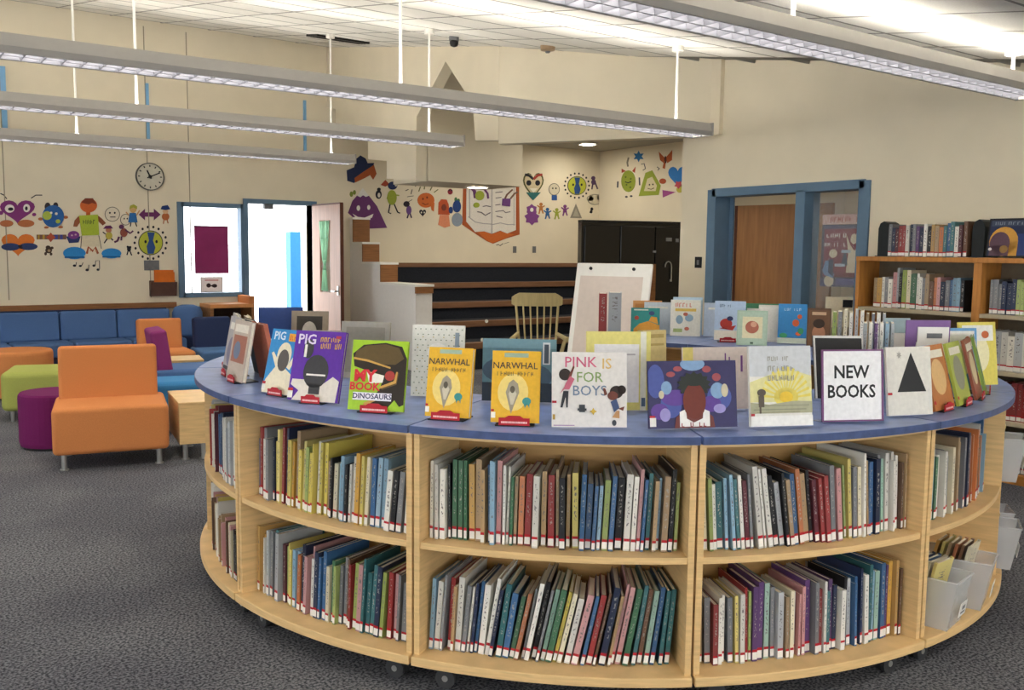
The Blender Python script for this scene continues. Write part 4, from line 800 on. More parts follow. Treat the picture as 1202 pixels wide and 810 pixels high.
# yellow toy crate edge above the end books
for k, cn in enumerate(('blue', 'skyblue')):
    book(cn, RP(293.2+1.1*k, 1.985, ZMID+.0015), R(293.2+1.1*k), 0, .25, .02, .335, '%s tall folder next to the right end panel, %s of two' % (CN.get(cn, cn), ORD[k]), 'tall folders by the end panel', False, 'folder')

# ================================================================== LOUNGE FURNITURE
def cushion(name, x0, x1, y0, y1, z0, z1, m, par, bv=.035, M=None):
    o = MB().box(x0, x1, y0, y1, z0, z1, 0, M).build(name, m, par); bev(o, bv, 4); return o
def lounge_chair(label, loc, rz, mseat, mback, w=.72, d=.66, back_h=.86, group='armless lounge chairs', back=True):
    t = thing('lounge_chair', label, 'chair', loc, rz, group)
    cushion('seat', -w/2, w/2, -d/2, d/2, .115, .455, mseat, t)
    bk = cushion('backrest', -w/2+.03, w/2-.05, 0, .15, 0, back_h-.40, mback, t, .03); bk.location = (0, d/2-.165, .42); bk.rotation_euler = (R(-8), 0, 0)
    for sx in (-1, 1):
        for sy in (-1, 1):
            MB().cyl((sx*(w/2-.07), sy*(d/2-.07), .006), (sx*(w/2-.07), sy*(d/2-.07), .125), .02, n=12).cyl((sx*(w/2-.07), sy*(d/2-.07), 0), (sx*(w/2-.07), sy*(d/2-.07), .008), .032, n=12).build('leg', M_steel, t)
    return t
fo, fb, fm, fg, fn, fs = fabric('orange', '#c8804c'), fabric('blue', '#506f9f'), fabric('magenta', '#86356c'), fabric('lime', '#a6ac5a'), fabric('navy', '#26304f'), fabric('bright_blue', '#3d7fb4')
fp = fabric('plum', '#6b1d55')
lounge_chair('large orange armless lounge chair in front, facing the viewer', (1.555, 7.36, 0), R(-12), fo, fo, .78, .66, .835)
def wedge_table(label, loc, rz, a, b_, d, h):
    t = thing('side_table', label, 'table', loc, rz, 'pale wood side tables')
    lo = [(-a/2, -d/2), (a/2, -d/2), (b_/2, d/2), (-b_/2, d/2)]
    bev(MB().prism([(x, y, .13) for x, y in lo], [(x, y, h-.02) for x, y in lo]).build('body', M_wood, t), .004)
    bev(MB().prism([(x*1.02, y*1.02, h-.02) for x, y in lo], [(x*1.02, y*1.02, h) for x, y in lo]).build('table_top', M_woodh, t), .004)
    for x, y in ((-a*.3, -d*.38), (a*.3, -d*.38), (0, d*.38)):
        MB().cyl((x, y, .006), (x, y, .14), .02, n=12).cyl((x, y, 0), (x, y, .008), .032, n=12).build('leg', M_steel, t)
    return t
wedge_table('pale wood wedge side table joined to the orange lounge chair', (2.125, 7.28, 0), R(-12), .22, .30, .64, .45)
wedge_table('pale wood side table farther back beside the blue seats', (2.80, 9.86, 0), R(-8), .36, .40, .44, .45)
def pouf(label, loc, r, h, m):
    t = thing('round_ottoman', label, 'ottoman', loc, 0, 'round ottomans'); MB().lathe([(r*.97, .02), (r, .05), (r, h-.04), (r*.985, h-.015), (r*.94, h)], 40).build('upholstery', m, t, smooth=False)
    MB().lathe([(r*.93, 0), (r*.93, .02)], 30).build('base', M_black, t); return t
pouf('plum round ottoman behind the left side of the orange chair', (1.30, 8.14, 0), .27, .44, fp)
pouf('orange round ottoman at the left picture edge in front of the sofa', (1.42, 11.05, 0), .34, .50, fo)
pouf('orange round ottoman farther back, its top just above the orange chair', (2.22, 11.0, 0), .26, .47, fo)
def cube_ottoman(label, loc, rz, s, h, m):
    t = thing('square_ottoman', label, 'ottoman', loc, rz, 'square ottomans'); cushion('upholstery', -s/2, s/2, -s/2, s/2, .10, h, m, t, .05)
    for sx in (-1, 1):
        for sy in (-1, 1): MB().cyl((sx*(s/2-.08), sy*(s/2-.08), 0), (sx*(s/2-.08), sy*(s/2-.08), .11), .018, .022, n=10).build('leg', M_steel, t)
    return t
cube_ottoman('lime green square ottoman behind the plum one', (1.45, 9.62, 0), R(-16), .64, .46, fg)
cube_ottoman('bright blue square ottoman right behind the orange lounge chair', (2.30, 8.28, 0), R(-10), .46, .455, fs)
lounge_chair('lounge chair with magenta back and blue seat, seen from its side', (2.62, 9.15, 0), R(82), fb, fm, .60, .60, .82)
lounge_chair('orange backed lounge chair by the navy one', (2.86, 10.75, 0), R(-4), fo, fo, .56, .6, .78)
lounge_chair('navy lounge chair with a light blue seat beside the curved bookcase', (3.42, 10.62, 0), R(-4), fabric('dusty_blue', '#4a6a94'), fn, .5, .6, .79)
cube_ottoman('small bright blue ottoman behind the orange lounge chair back', (1.95, 10.35, 0), 0, .4, .46, fs)
# wall sofa
t = thing('wall_sofa', 'long blue modular sofa along the far wall', 'sofa', (0, 0, 0)); sofa_r = ony(200, 380, 12.3).x; sw = .655
for k in range(6):
    x1 = sofa_r-sw*k; x0 = x1-sw+.012
    bk = cushion('back_cushion', x0, x1, -.09, .09, 0, .36, fb, t, .03); bk.location = (0, 12.36, .45); bk.rotation_euler = (R(-6), 0, 0)
    cushion('seat_cushion', x0+.08, x1+.08, 11.85, 12.3, .30, .47, fb, t, .03)
MB().box(sofa_r-sw*6, sofa_r+.1, 11.90, 12.48, .06, .30).build('base', fn, t); MB().box(sofa_r-sw*6, sofa_r, 12.46, 12.53, .06, .82).build('back_frame', fn, t)
eb = MB().lathe([(.17, 0), (.19, .04), (.19, .30), (.16, .37), (.08, .40)], 28).build('end_bolster', fb, t, smooth=True); eb.location = (sofa_r+.22, 12.30, .46)
MB().lathe([(.19, .0), (.19, .46)], 24, (sofa_r+.22, 12.30)).build('end_base', fn, t)
# low wooden shelf unit under the window
t = thing('low_shelf_unit', 'low open wooden shelf unit under the bright window', 'shelf unit', (0, 0, 0))
lx0, lx1 = sofa_r+.46, dx0-.1; lz = ony(250, 357, 12.2).z
MB().box(lx0, lx1, 12.1, 12.56, lz-.05, lz).build('top', mat('orange_oak', '#c98a52', .5, var=.12, stretch=(1, 8, 8)), t)
for x in (lx0, lx1-.04): MB().box(x, x+.04, 12.1, 12.56, 0, lz-.05).build('side_panel', M_walnut, t)
MB().box(lx0+.04, lx1-.04, 12.1, 12.55, .40, .43).build('shelf', M_walnut, t); MB().box(lx0+.04, lx1-.04, 12.54, 12.56, 0, lz-.05).build('back_panel', mat('dark_back', '#3a2a20', .7, var=.1), t)
MB().box(lx1-.07, lx1, 12.1, 12.56, lz, lz+.1).build('end_stop', fo, t)
# brochure holder
p, q = ony(175, 331, YW), ony(206, 347, YW)
t = thing('brochure_holder', 'brown wall brochure holder with an orange leaflet left of the window', 'holder', ((p.x+q.x)/2, YW, q.z), -math.pi/2)
w = q.x-p.x; h = p.z-q.z; M_bh = mat('brown_plastic', '#5d4238', .5, var=.1)
MB().box(0, .008, -w/2, w/2, 0, h*1.1).build('back_plate', M_bh, t); MB().prism([(.008, -w/2, 0), (.06, -w/2, 0), (.10, -w/2, h), (.092, -w/2, h), (.054, -w/2, .008), (.008, -w/2, .008)], [(.008, w/2, 0), (.06, w/2, 0), (.10, w/2, h), (.092, w/2, h), (.054, w/2, .008), (.008, w/2, .008)]).build('pocket', M_bh, t)
for s in (-1, 1): MB().prism([(.008, s*w/2, 0), (.06, s*w/2, 0), (.10, s*w/2, h), (.008, s*w/2, h)], [(.008, s*(w/2-.006), 0), (.06, s*(w/2-.006), 0), (.10, s*(w/2-.006), h), (.008, s*(w/2-.006), h)]).build('pocket_side', M_bh, t)
tag(MB().box(-.002, .004, -w*.33, w*.42, .01, h*1.85).box(.005, .010, -w*.3, w*.45, .01, h*1.7).build('leaflet', mat('orange_leaflet', '#d9701f', .5, var=.15, scale=5)), 'orange leaflet standing in the brown wall brochure holder', 'leaflet')
lf_ = bpy.data.objects['leaflet']; lf_.location = ((p.x+q.x)/2, YW-.03, q.z); lf_.rotation_euler = (0, 0, -math.pi/2)

# wall clock
p = ony(175.7, 207.5, YW); r_ = abs(ony(192.3, 207.5, YW).x-p.x)
t = thing('wall_clock', 'round wall clock with black hands on the far wall', 'clock', (p.x, YW, p.z), -math.pi/2)
fr_ = MB()
n = 40
for k in range(n):
    a0, a1 = 2*math.pi*k/n, 2*math.pi*(k+1)/n
    ring = lambda a, r, x: (x, r*math.cos(a), r*math.sin(a))
    fr_.face([ring(a0, r_, .0), ring(a1, r_, .0), ring(a1, r_, .035), ring(a0, r_, .035)]); fr_.face([ring(a0, r_, .035), ring(a1, r_, .035), ring(a1, r_*.93, .035), ring(a0, r_*.93, .035)]); fr_.face([ring(a0, r_*.93, .035), ring(a1, r_*.93, .035), ring(a1, r_*.93, .02), ring(a0, r_*.93, .02)])
fr_.build('frame', mat('grey_clock_rim', '#55554f', .5, var=.05), t)
MB().cyl((.0, 0, 0), (.02, 0, 0), r_*.93, n=40).build('dial', mat('clock_dial', '#cfcab8', .6, var=.03), t)
for k in range(12):
    a_ = 2*math.pi*k/12; MB().box(.02, .022, -.007, .007, r_*.70, r_*.84, 0, Matrix.Rotation(a_, 4, 'X')).build('hour_mark', M_black, t)
MB().box(.023, .026, -.009, .009, -.03, r_*.5, 0, Matrix.Rotation(R(25), 4, 'X')).build('hour_hand', M_black, t); MB().box(.027, .029, -.007, .007, -.04, r_*.76, 0, Matrix.Rotation(R(-66), 4, 'X')).build('minute_hand', M_black, t)
MB().cyl((.02, 0, 0), (.032, 0, 0), .022, n=14).build('hub', M_black, t)

# ================================================================== ALCOVE FURNITURE
M_maple = mat('pale_chair_wood', '#b9a878', .5, var=.1, scale=6, stretch=(8, 8, 1))
def rocker():
    t = thing('rocking_chair', 'pale wood rocking chair with spindle back in front of the carpeted steps', 'chair', (6.12, 8.05, 0), R(-62+28))
    # faces local -y
    o = MB().prism([(-.24, -.24, .42), (.24, -.24, .42), (.21, .22, .40), (-.21, .22, .40)], [(-.25, -.25, .455), (.25, -.25, .455), (.22, .23, .435), (-.22, .23, .435)]).build('seat', M_maple, t, .012, 3)
    cr = MB(); N = 14; top = []; bot = []
    pts = []
    for k in range(N+1):
        x = -.29+.58*k/N; e = abs(x)/.29; y = .40-.05*(1-e*e); zt = 1.135-(.05*max(0, e-.75)/.25)**1; zb_ = .985+.03*(1-abs(2*((k/N*2) % 1)-1))*0+(.02 if e > .9 else 0)
        pts.append((x, y, zt, zb_))
    for k in range(N):
        a_, c_ = pts[k], pts[k+1]
        cr.prism([(a_[0], a_[1], a_[3]), (c_[0], c_[1], c_[3]), (c_[0], c_[1], c_[2]), (a_[0], a_[1], a_[2])], [(a_[0], a_[1]+.03, a_[3]), (c_[0], c_[1]+.03, c_[3]), (c_[0], c_[1]+.03, c_[2]), (a_[0], a_[1]+.03, a_[2])])
    cr.build('crest_rail', M_maple, t)
    for k in range(7):
        x = -.24+.08*k; e = abs(x)/.29; MB().cyl((x*.8, .19, .43), (x, .415-.05*(1-e*e), 1.0), .014 if k in (0, 6) else .010, n=8).build('spindle', M_maple, t)
    for s in (-1, 1):
        MB().cyl((s*.225, .26, .68), (s*.30, -.20, .66), .022, .028, n=10).build('arm', M_maple, t)
        for yy in (-.17, -.02): MB().cyl((s*.22, yy, .43), (s*.285, yy-.01, .655), .013, n=8).build('arm_post', M_maple, t)
        for yy, zz in ((-.18, .43), (.17, .41)): MB().cyl((s*.19, yy, zz), (s*.24, yy*1.2, .065), .02, .016, n=8).build('leg', M_maple, t)
        rk = MB(); pr = [(-.42+.98*k/10, .03+.10*((k-4.3)/5.7)**2) for k in range(11)]
        for k in range(10): rk.prism([(s*.24-.015, pr[k][0], pr[k][1]-.02), (s*.24-.015, pr[k+1][0], pr[k+1][1]-.02), (s*.24-.015, pr[k+1][0], pr[k+1][1]+.02), (s*.24-.015, pr[k][0], pr[k][1]+.02)], [(s*.24+.015, pr[k][0], pr[k][1]-.02), (s*.24+.015, pr[k+1][0], pr[k+1][1]-.02), (s*.24+.015, pr[k+1][0], pr[k+1][1]+.02), (s*.24+.015, pr[k][0], pr[k][1]+.02)])
        ro = rk.build('rocker', M_maple, t); ro.location = (0, 0, -.01)
    MB().cyl((-.215, -.19, .24), (.215, -.19, .24), .011, n=8).build('stretcher', M_maple, t)
rocker()
# flip chart easel
t = thing('flip_chart', 'white flip chart board on a wooden easel behind the ring', 'easel', (5.68, 6.47, 0), R(203))
bd = link('board', None, t); bd.location = (0, 0, .62); bd.rotation_euler = (0, R(-12), 0)
fw, fh = .78, .90
bev(MB().box(-.03, 0, -fw/2, fw/2, 0, fh).build('board_panel', M_white, bd), .012, 3)
MB().box(0, .004, -fw*.43, fw*.40, .02, fh*.86).build('paper_pad', mat('pinkish_paper', '#d9ccc3', .8, var=.03), bd)
for s in (-.3, .27): MB().cyl((0, s*fw, fh*.94), (.012, s*fw, fh*.94), .016, n=12).build('clip_knob', M_black, bd)
MB().box(-.03, .05, -fw*.45, fw*.45, -.03, .0).build('tray', M_white, bd)
MB().cyl((-.06, -.34, 0), (-.06, -.20, .7), .018, n=8).build('leg', M_oak, t); MB().cyl((-.06, .34, 0), (-.06, .20, .7), .018, n=8).build('leg', M_oak, t)
MB().box(-.62, -.58, -.02, .02, 0, .02).cyl((-.60, 0, .01), (-.2, 0, 1.2), .018, n=8).build('rear_leg', M_oak, t)
MB().cyl((-.06, -.23, .55), (-.06, .23, .55), .014, n=8).build('crossbar', M_oak, t)
p = ony(762, 310, 8.4); tag(MB().box(-.07, .07, -.05, .05, 0, p.z).box(-.2, .2, -.2, .2, 0, .03).build('wooden_post', M_walnut), 'brown wooden post right of the flip chart board', 'post'); bpy.data.objects['wooden_post'].location = (p.x, 8.4, 0)
# black media cabinet
p = ony(684, 259, 9.7); q = ony(812, 265, 9.2)
ang = math.atan2(q.y-p.y, q.x-p.x); cw = math.hypot(q.x-p.x, q.y-p.y); ch = p.z
t = thing('black_cabinet', 'tall glossy black cabinet standing by the mural wall corner', 'cabinet', (p.x, p.y, 0), ang)
M_gb = mat('glossy_black', '#0b0b0d', .18, var=.2, spec=.5)
MB().box(0, cw, .03, .16, 0, ch).build('body', M_gb, t)
for k in range(3):
    x0 = .03+(cw-.06)*k/3; d_ = MB().box(x0+.008, x0+(cw-.06)/3-.008, 0, .03, .06, ch-.06).build('door', M_gb, t, .006)
    MB().box(x0+(cw-.06)/3-.07, x0+(cw-.06)/3-.05, -.02, 0, .95, 1.2).build('handle', M_grey, d_)
MB().box(.0, cw, .02, .165, ch-.02, ch+.012).build('top', M_black, t)
for x, z, w, h in ((cw*.76, ch-.26, .09, .05), (cw*.85, ch-.27, .05, .05), (cw*.64, ch-.42, .05, .03)): MB().box(x, x+w, -.004, .0, z, z+h).build('sticker', M_grey, t)
gn = MB(); 
for k in range(8): a0, a1 = math.pi*k/8, math.pi*(k+1)/8; gn.cyl((cw*.78+.05*math.cos(a0), -.03, ch-.62+.08*math.sin(a0)), (cw*.78+.05*math.cos(a1), -.03, ch-.62+.08*math.sin(a1)), .008, n=6)
gn.cyl((cw*.78+.05, -.03, ch-.62), (cw*.78+.05, -.03, ch-.8), .008, n=6).box(cw*.78+.04, cw*.78+.06, -.03, .0, ch-.82, ch-.79); gn.build('hook', M_steel, t)

# poster in the sidelight, framed picture on the oak bookcase
p, q = onx(966, 252, XR+.13), onx(1011, 338, XR+.13); w, h = p.y-q.y, p.z-q.z
t = thing('wall_poster', 'red wartime style poster with two workers behind the sidelight glass', 'poster', (XR+.13, (p.y+q.y)/2, q.z), math.pi)
MB().box(-.006, 0, -w/2, w/2, 0, h).build('sheet', flat('#3a3140'), t)
picture(t, [('#7a2736', rect(.06, .14, 1, .84)), ('#c9a79c', rect(0, .86, .97, 1)), ('#9c3a34', scrib(.5, .93, .8, .07, 9, 14)), ('#3f3a5c', [rect(.06, .8, 1, .845), rect(0, 0, 1, .1)]), ('#d8cbc4', scrib(.36, .71, .5, .06, 5, 15) + scrib(.34, .585, .54, .06, 7, 16)),
    ('#d2c3a8', [ell(.3, .46, .1, .06), [(.6, .72), (.7, .58), (.8, .5), (.92, .56), (.98, .5), (.95, .2), (.62, .2), (.66, .45)], ell(.78, .66, .08, .07), ell(.22, .08, .12, .08)]), ('#6f86ac', [[(.05, .22), (.12, .36), (.2, .36), (.2, .24), (.35, .18), (.32, .12), (.1, .16)]]), ('#28304c', [[(.2, .38), (.32, .38), (.32, .14), (.2, .2)], [(.5, .3), (.66, .3), (.6, .5), (.55, .45)]]), ('#a9b4c4', [rect(.35, .28, .6, .32), rect(.5, .47, .72, .51)]), ('#4f4a80', [rect(.4, .03, .9, .12)]), ('#6a1f2c', [rect(.35, .14, .9, .2)])], w, h, name='poster_print')
p = onx(1158, 300, SX+.08); w, h = .42, onx(1158, 257, SX+.08).z-1.595
t = thing('framed_picture', 'dark blue framed picture with a golden arch on the oak bookcase', 'picture', (SX+.06, p.y-w/2, 1.595), math.pi); t.rotation_euler = (0, R(-8), math.pi)
t.location.z += .004
MB().box(-.02, 0, -w/2, w/2, 0, h).build('frame', M_black, t)
picture(t, [('#1c2748', rect(.03, .03, .98, .95)), ('#22356b', rect(.5, .05, .95, .6)), ('#3a4358', [rect(.05, .8, .95, .94)]), ('#7f8794', scrib(.5, .87, .8, .08, 11, 17)), ('#c9953f', [ell(.28, .4, .24, .38), rect(.06, .03, .52, .42)]), ('#5c4250', [ell(.22, .35, .17, .3), rect(.06, .03, .38, .3)]), ('#d8d2d6', ell(.07, .2, .03, .04)), ('#8a6a3a', ell(.3, .2, .07, .1))], w, h, name='picture_print')

# ================================================================== PAINTED MURAL
ZA_ = (5.008, 0, 180); ZC_ = (5.008, 390, 170); ZD_ = (5.008, 600, 160); ZB_ = (8.53, 540, 205)
def mural(name, label, zoom, plane, shapes):
    """shapes: (part name, colour, polygon(s)) in the coordinates of an enlarged view; laid as thin paint layers on the wall"""
    s_, ox, oy = zoom
    def W(u, v, off):
        px, py = ox+u/s_, oy+v/s_
        if plane == 'y': p = ony(px, py, YW); return Vector((p.x, YW-off, p.z))
        p = onx(px, py, XC); return Vector((XC-off, p.y, p.z))
    allp = []
    for _, _, pl in shapes:
        pl = [pl] if not isinstance(pl[0][0], (tuple, list)) else pl
        for q in pl: allp += q
    cu, cv = sum(a for a, _ in allp)/len(allp), max(v for _, v in allp)
    base = W(cu, cv, 0); t = thing(name, label, 'mural', base, 0, 'painted wall figures')
    for k, (pn, col, pl) in enumerate(shapes):
        pl = [pl] if not isinstance(pl[0][0], (tuple, list)) else pl
        mb = MB(); o1 = .0035+.0022*k
        for q in pl:
            mb.prism([W(u, v, 0.0008)-base for u, v in q], [W(u, v, o1)-base for u, v in q])
        mb.build(pn, flat(col, .7), t)
    return t
def hd(cx, cy, w, h): return heart(cx, cy, w, -h)
K = '#20202a'
mural('mural_heart', 'purple heart monster with orange feet painted on the far wall', ZA_, 'y', [('feelers', K, stroke([(40, 268), (22, 245), (2, 236)], 6)+stroke([(182, 264), (210, 246), (248, 246)], 6)), ('feet', '#b0693f', [ell(38, 412, 40, 20), ell(152, 412, 50, 22)]), ('body', '#7d3272', hd(102, 345, 206, 138)), ('eyes', '#e8e2da', [ell(56, 325, 28, 24), ell(156, 322, 20, 24)]), ('pupils', K, [ell(62, 328, 16, 10), ell(154, 324, 8, 12)]), ('hands', '#7d3272', [ell(5, 350, 14, 12), ell(200, 360, 12, 10)])])
mural('mural_heart', 'orange heart hugged by dark blue arms painted on the far wall', ZA_, 'y', [('body', '#d9772f', hd(106, 540, 196, 132)), ('arms', '#2b3a66', [ell(62, 550, 55, 22), ell(166, 548, 55, 21)]), ('fingers', K, [ell(118, 545, 14, 6), ell(122, 556, 12, 5)])])
mural('mural_globe_monster', 'round blue and green monster painted on the far wall', ZA_, 'y', [('ears', '#3a3030', [ell(280, 315, 18, 26), ell(327, 306, 15, 18)]), ('arms', '#b0693f', [ell(238, 386, 14, 9), ell(386, 376, 14, 9)]), ('feet', '#b0693f', [ell(272, 436, 14, 7), ell(356, 434, 14, 7)]), ('body', '#2c5f9e', ell(312, 370, 64, 66)), ('land', '#a9b84a', [ell(276, 366, 27, 26), ell(340, 400, 14, 12)]), ('eyes', '#e6e2d6', [ell(330, 355, 8, 8), ell(300, 350, 7, 7)])])
mural('mural_scarf', 'striped scarf with a knot painted between the hearts and the big figure', ZA_, 'y', [('band', '#7a5a4a', rect(215, 478, 390, 506)), ('blue_stripes', '#4a4f9a', [rect(318, 478, 340, 506), rect(352, 478, 368, 506)]), ('gold_stripes', '#b08a3a', [rect(222, 478, 232, 506), rect(250, 478, 262, 506)]), ('knot', '#b8543a', star(298, 494, 28, 18, 4))])
mural('mural_bear', 'tiny brown bear figure painted left of the big blue shoes', ZA_, 'y', [('body', '#4a3a30', [ell(286, 570, 20, 18), ell(282, 552, 14, 10), ell(305, 556, 10, 8), ell(268, 590, 8, 10), ell(300, 592, 8, 9)]), ('belly', '#a58a6a', ell(288, 572, 9, 8))])
mural('mural_person', 'big painted figure with orange head, lime shirt and blue shoes', ZA_, 'y', [('legs', K, stroke([(480, 484), (474, 560)], 4)+stroke([(580, 482), (596, 560)], 4)+stroke([(530, 484), (532, 540)], 3)), ('trousers', '#d9cdb0', [(484, 484), (578, 482), (592, 548), (478, 548)]), ('arms', '#8a4f33', [[(462, 368), (474, 400), (452, 432), (430, 430), (438, 395)], [(576, 366), (600, 385), (622, 410), (604, 424), (578, 400)]]), ('neck', '#c25f2c', rect(506, 340, 530, 364)), ('head', '#c8632e', ell(520, 306, 50, 42)), ('hair', '#7c3a26', [(476, 290), (500, 264), (545, 264), (566, 300), (540, 292), (520, 300)]), ('shirt', '#a7b83a', [(464, 366), (574, 360), (582, 480), (480, 484)]), ('lettering', '#4a5a28', scrib(522, 404, 74, 26, 5, 21)), ('shoes', '#2e86c8', [ell(436, 586, 66, 36), ell(654, 588, 57, 30)]), ('shoe_edges', '#1f5f96', [rect(380, 606, 496, 616), rect(602, 604, 706, 612)])])
mural('mural_bowl', 'purple hat shape painted beside the big lime shirt figure', ZA_, 'y', [('brim', '#2f3a6e', [(388, 488), (474, 488), (462, 524), (406, 528)]), ('crown', '#7a3a86', ell(432, 480, 34, 24)), ('pattern', '#c9a0b0', [ell(422, 482, 6, 5), ell(444, 478, 6, 5)])])
mural('mural_pretzel', 'brown twisted figure painted between the big blue shoes', ZA_, 'y', [('body', '#a55a3c', stroke([(510, 590), (520, 550), (545, 575), (560, 552), (576, 590)], 13)), ('dots', '#d8b08a', [ell(530, 572, 5, 5), ell(562, 575, 5, 5)])])
mural('mural_notes', 'row of small black music notes painted under the big blue shoes', ZA_, 'y', [('heads', K, [ell(438, 660, 10, 7), ell(472, 662, 9, 6), ell(512, 686, 10, 7), ell(552, 660, 9, 7), ell(576, 684, 9, 7)]), ('stems', K, stroke([(446, 658), (448, 640)], 4)+stroke([(480, 660), (488, 642)], 4)+stroke([(520, 684), (522, 655)], 4)+stroke([(560, 658), (562, 632), (584, 630), (585, 680)], 4))])
mural('mural_round_face_pair', 'two white round faces painted right of the orange head', ZA_, 'y', [('outlines', '#6d675c', [ell(660, 358, 45, 44), ell(738, 390, 32, 34)]), ('faces', '#ddd3bd', [ell(660, 358, 41, 40), ell(738, 390, 28, 30)]), ('features', K, [ell(645, 350, 5, 6), ell(674, 350, 5, 6), rect(646, 372, 678, 377), ell(730, 384, 4, 5), ell(747, 384, 4, 5)])])
mural('mural_girl', 'small girl in a blue dress painted left of the purple arrow', ZA_, 'y', [('legs', K, stroke([(770, 405), (766, 430)], 6)+stroke([(795, 405), (804, 430)], 6)), ('arms', '#c9966a', stroke([(758, 365), (740, 345)], 7)+stroke([(802, 365), (820, 335)], 7)), ('dress', '#2e6aa8', [(762, 350), (798, 350), (808, 406), (752, 406)]), ('head', '#c9a06a', ell(782, 330, 20, 20)), ('hair', '#a0a03a', [(760, 328), (765, 308), (785, 300), (805, 312), (804, 328), (782, 318)])])
mural('mural_arrow', 'purple double headed arrow painted near the clock', ZA_, 'y', [('arrow', '#6b3060', [(815, 360), (852, 326), (852, 347), (904, 347), (904, 325), (944, 360), (904, 394), (904, 373), (852, 373), (852, 394)])])
mural('mural_child', 'small child with a blue cap painted right of the purple arrow', ZA_, 'y', [('legs', '#b0693f', stroke([(964, 390), (960, 414)], 6)+stroke([(982, 390), (988, 412)], 6)), ('body', '#b86a3a', ell(973, 372, 22, 22)), ('face', '#d8b48a', ell(972, 342, 16, 14)), ('cap', '#243c78', [(944, 328), (952, 310), (985, 304), (1000, 328), (972, 334)])])
mural('mural_runner', 'small runner with a purple hat painted above the blue shoes', ZA_, 'y', [('limbs', K, stroke([(632, 500), (612, 528)], 7)+stroke([(650, 498), (665, 512)], 7)+stroke([(620, 475), (604, 462)], 6)), ('body', '#c0b04a', ell(640, 484, 20, 22)), ('face', '#b87a5a', ell(638, 452, 17, 14)), ('hat', '#6b3060', [(606, 444), (620, 426), (650, 424), (664, 442)])])
mural('mural_dancer', 'brown and purple dancing lizard painted beside the runner', ZA_, 'y', [('tail', '#5c2f52', stroke([(700, 490), (690, 515), (672, 522)], 12)), ('body', '#8a4a3c', ell(728, 466, 22, 26)), ('head', '#5c2f52', ell(714, 432, 15, 13)), ('limbs', '#5c2f52', stroke([(735, 450), (765, 470), (782, 456)], 9)+stroke([(714, 488), (712, 512)], 9))])
mural('mural_imp', 'tiny black dancing figure painted left of the far wall globe', ZA_, 'y', [('body', K, [ell(758, 562, 12, 16), ell(750, 550, 6, 7), ell(766, 552, 6, 7)]+stroke([(752, 575), (746, 598)], 7)+stroke([(764, 575), (774, 600)], 7))])
def globe(label, zoom, cx, cy, r):
    mural('mural_globe', label, zoom, 'y', [('rays', K, [ell(cx+r*1.38*math.cos(2*math.pi*k/18), cy+r*1.38*math.sin(2*math.pi*k/18), r*.1, r*.12, 8) for k in range(18)]), ('outline', '#3c3a30', ell(cx, cy, r*1.07, r*1.07, 28)), ('land', '#b8bc3e', ell(cx, cy, r, r, 28)), ('sea', '#2f4f86', [(cx-r*.3, cy-r*.92), (cx+r*.35, cy-r*.9), (cx+r*.2, cy-r*.2), (cx+r*.4, cy+r*.4), (cx+r*.25, cy+r*.95), (cx-r*.25, cy+r*.95), (cx-r*.35, cy+r*.3), (cx-r*.15, cy-r*.2)]), ('eyes', K, [ell(cx-r*.45, cy-r*.1, r*.1, r*.14), ell(cx+r*.5, cy-r*.1, r*.1, r*.14)])])
globe('lime and blue globe with black rays painted near the window', ZA_, 885, 526, 68)
# ---- mural round the open book
mural('mural_hat', 'dark blue hat with an orange face painted left of the purple mountain', ZC_, 'y', [('hat', '#222f52', [(84, 150), (128, 132), (140, 82), (165, 62), (196, 80), (208, 108), (246, 106), (236, 150), (170, 178), (128, 225), (88, 212)]), ('face', '#a8562e', [(130, 196), (180, 160), (244, 118), (260, 170), (240, 205), (222, 178), (190, 196), (134, 222)])])
mural('mural_mountain', 'smiling purple mountain with a snow cap painted by the door', ZC_, 'y', [('plant', '#7d8a3c', [ell(112, 290, 10, 16), ell(130, 280, 9, 14)]), ('mountain', '#6b3a6e', [(146, 298), (214, 298), (262, 360), (322, 488), (196, 494), (92, 400), (118, 330)]), ('snow', '#e2ded8', [(146, 300), (178, 254), (214, 300), (196, 306), (180, 296), (164, 308)]), ('eyes', '#e8e4de', [ell(152, 372, 10, 16), ell(213, 368, 9, 14)]), ('smile', '#e8e4de', [(118, 405), (150, 424), (190, 428), (240, 406), (232, 428), (190, 448), (146, 442)])])
mural('mural_penguin', 'tiny black penguin painted right of the snow cap', ZC_, 'y', [('body', K, [ell(272, 292, 18, 26), ell(274, 262, 11, 10)]), ('belly', '#d8d2c4', ell(274, 296, 8, 14))])
mural('mural_alien', 'lime alien with a dark blue head painted right of the purple mountain', ZC_, 'y', [('hat', '#a84a36', [(284, 236), (312, 206), (336, 232), (312, 246)]), ('legs', K, stroke([(340, 345), (330, 398), (345, 404)], 7)+stroke([(362, 345), (384, 396), (398, 402)], 7)), ('body', '#97a23c', ell(350, 310, 28, 44)), ('head', '#27335c', ell(354, 240, 27, 24)), ('arms', '#97a23c', stroke([(372, 295), (392, 298)], 7)+stroke([(328, 300), (322, 318)], 7)), ('eye', '#d8d4c8', ell(372, 238, 6, 7))])
mural('mural_kid', 'small purple kid painted below the sparkles', ZC_, 'y', [('legs', '#3a2c4a', stroke([(450, 400), (440, 432)], 8)+stroke([(456, 400), (466, 430)], 8)), ('body', '#6b4a86', ell(450, 384, 15, 26)), ('head', '#2c2630', ell(436, 348, 18, 17))])
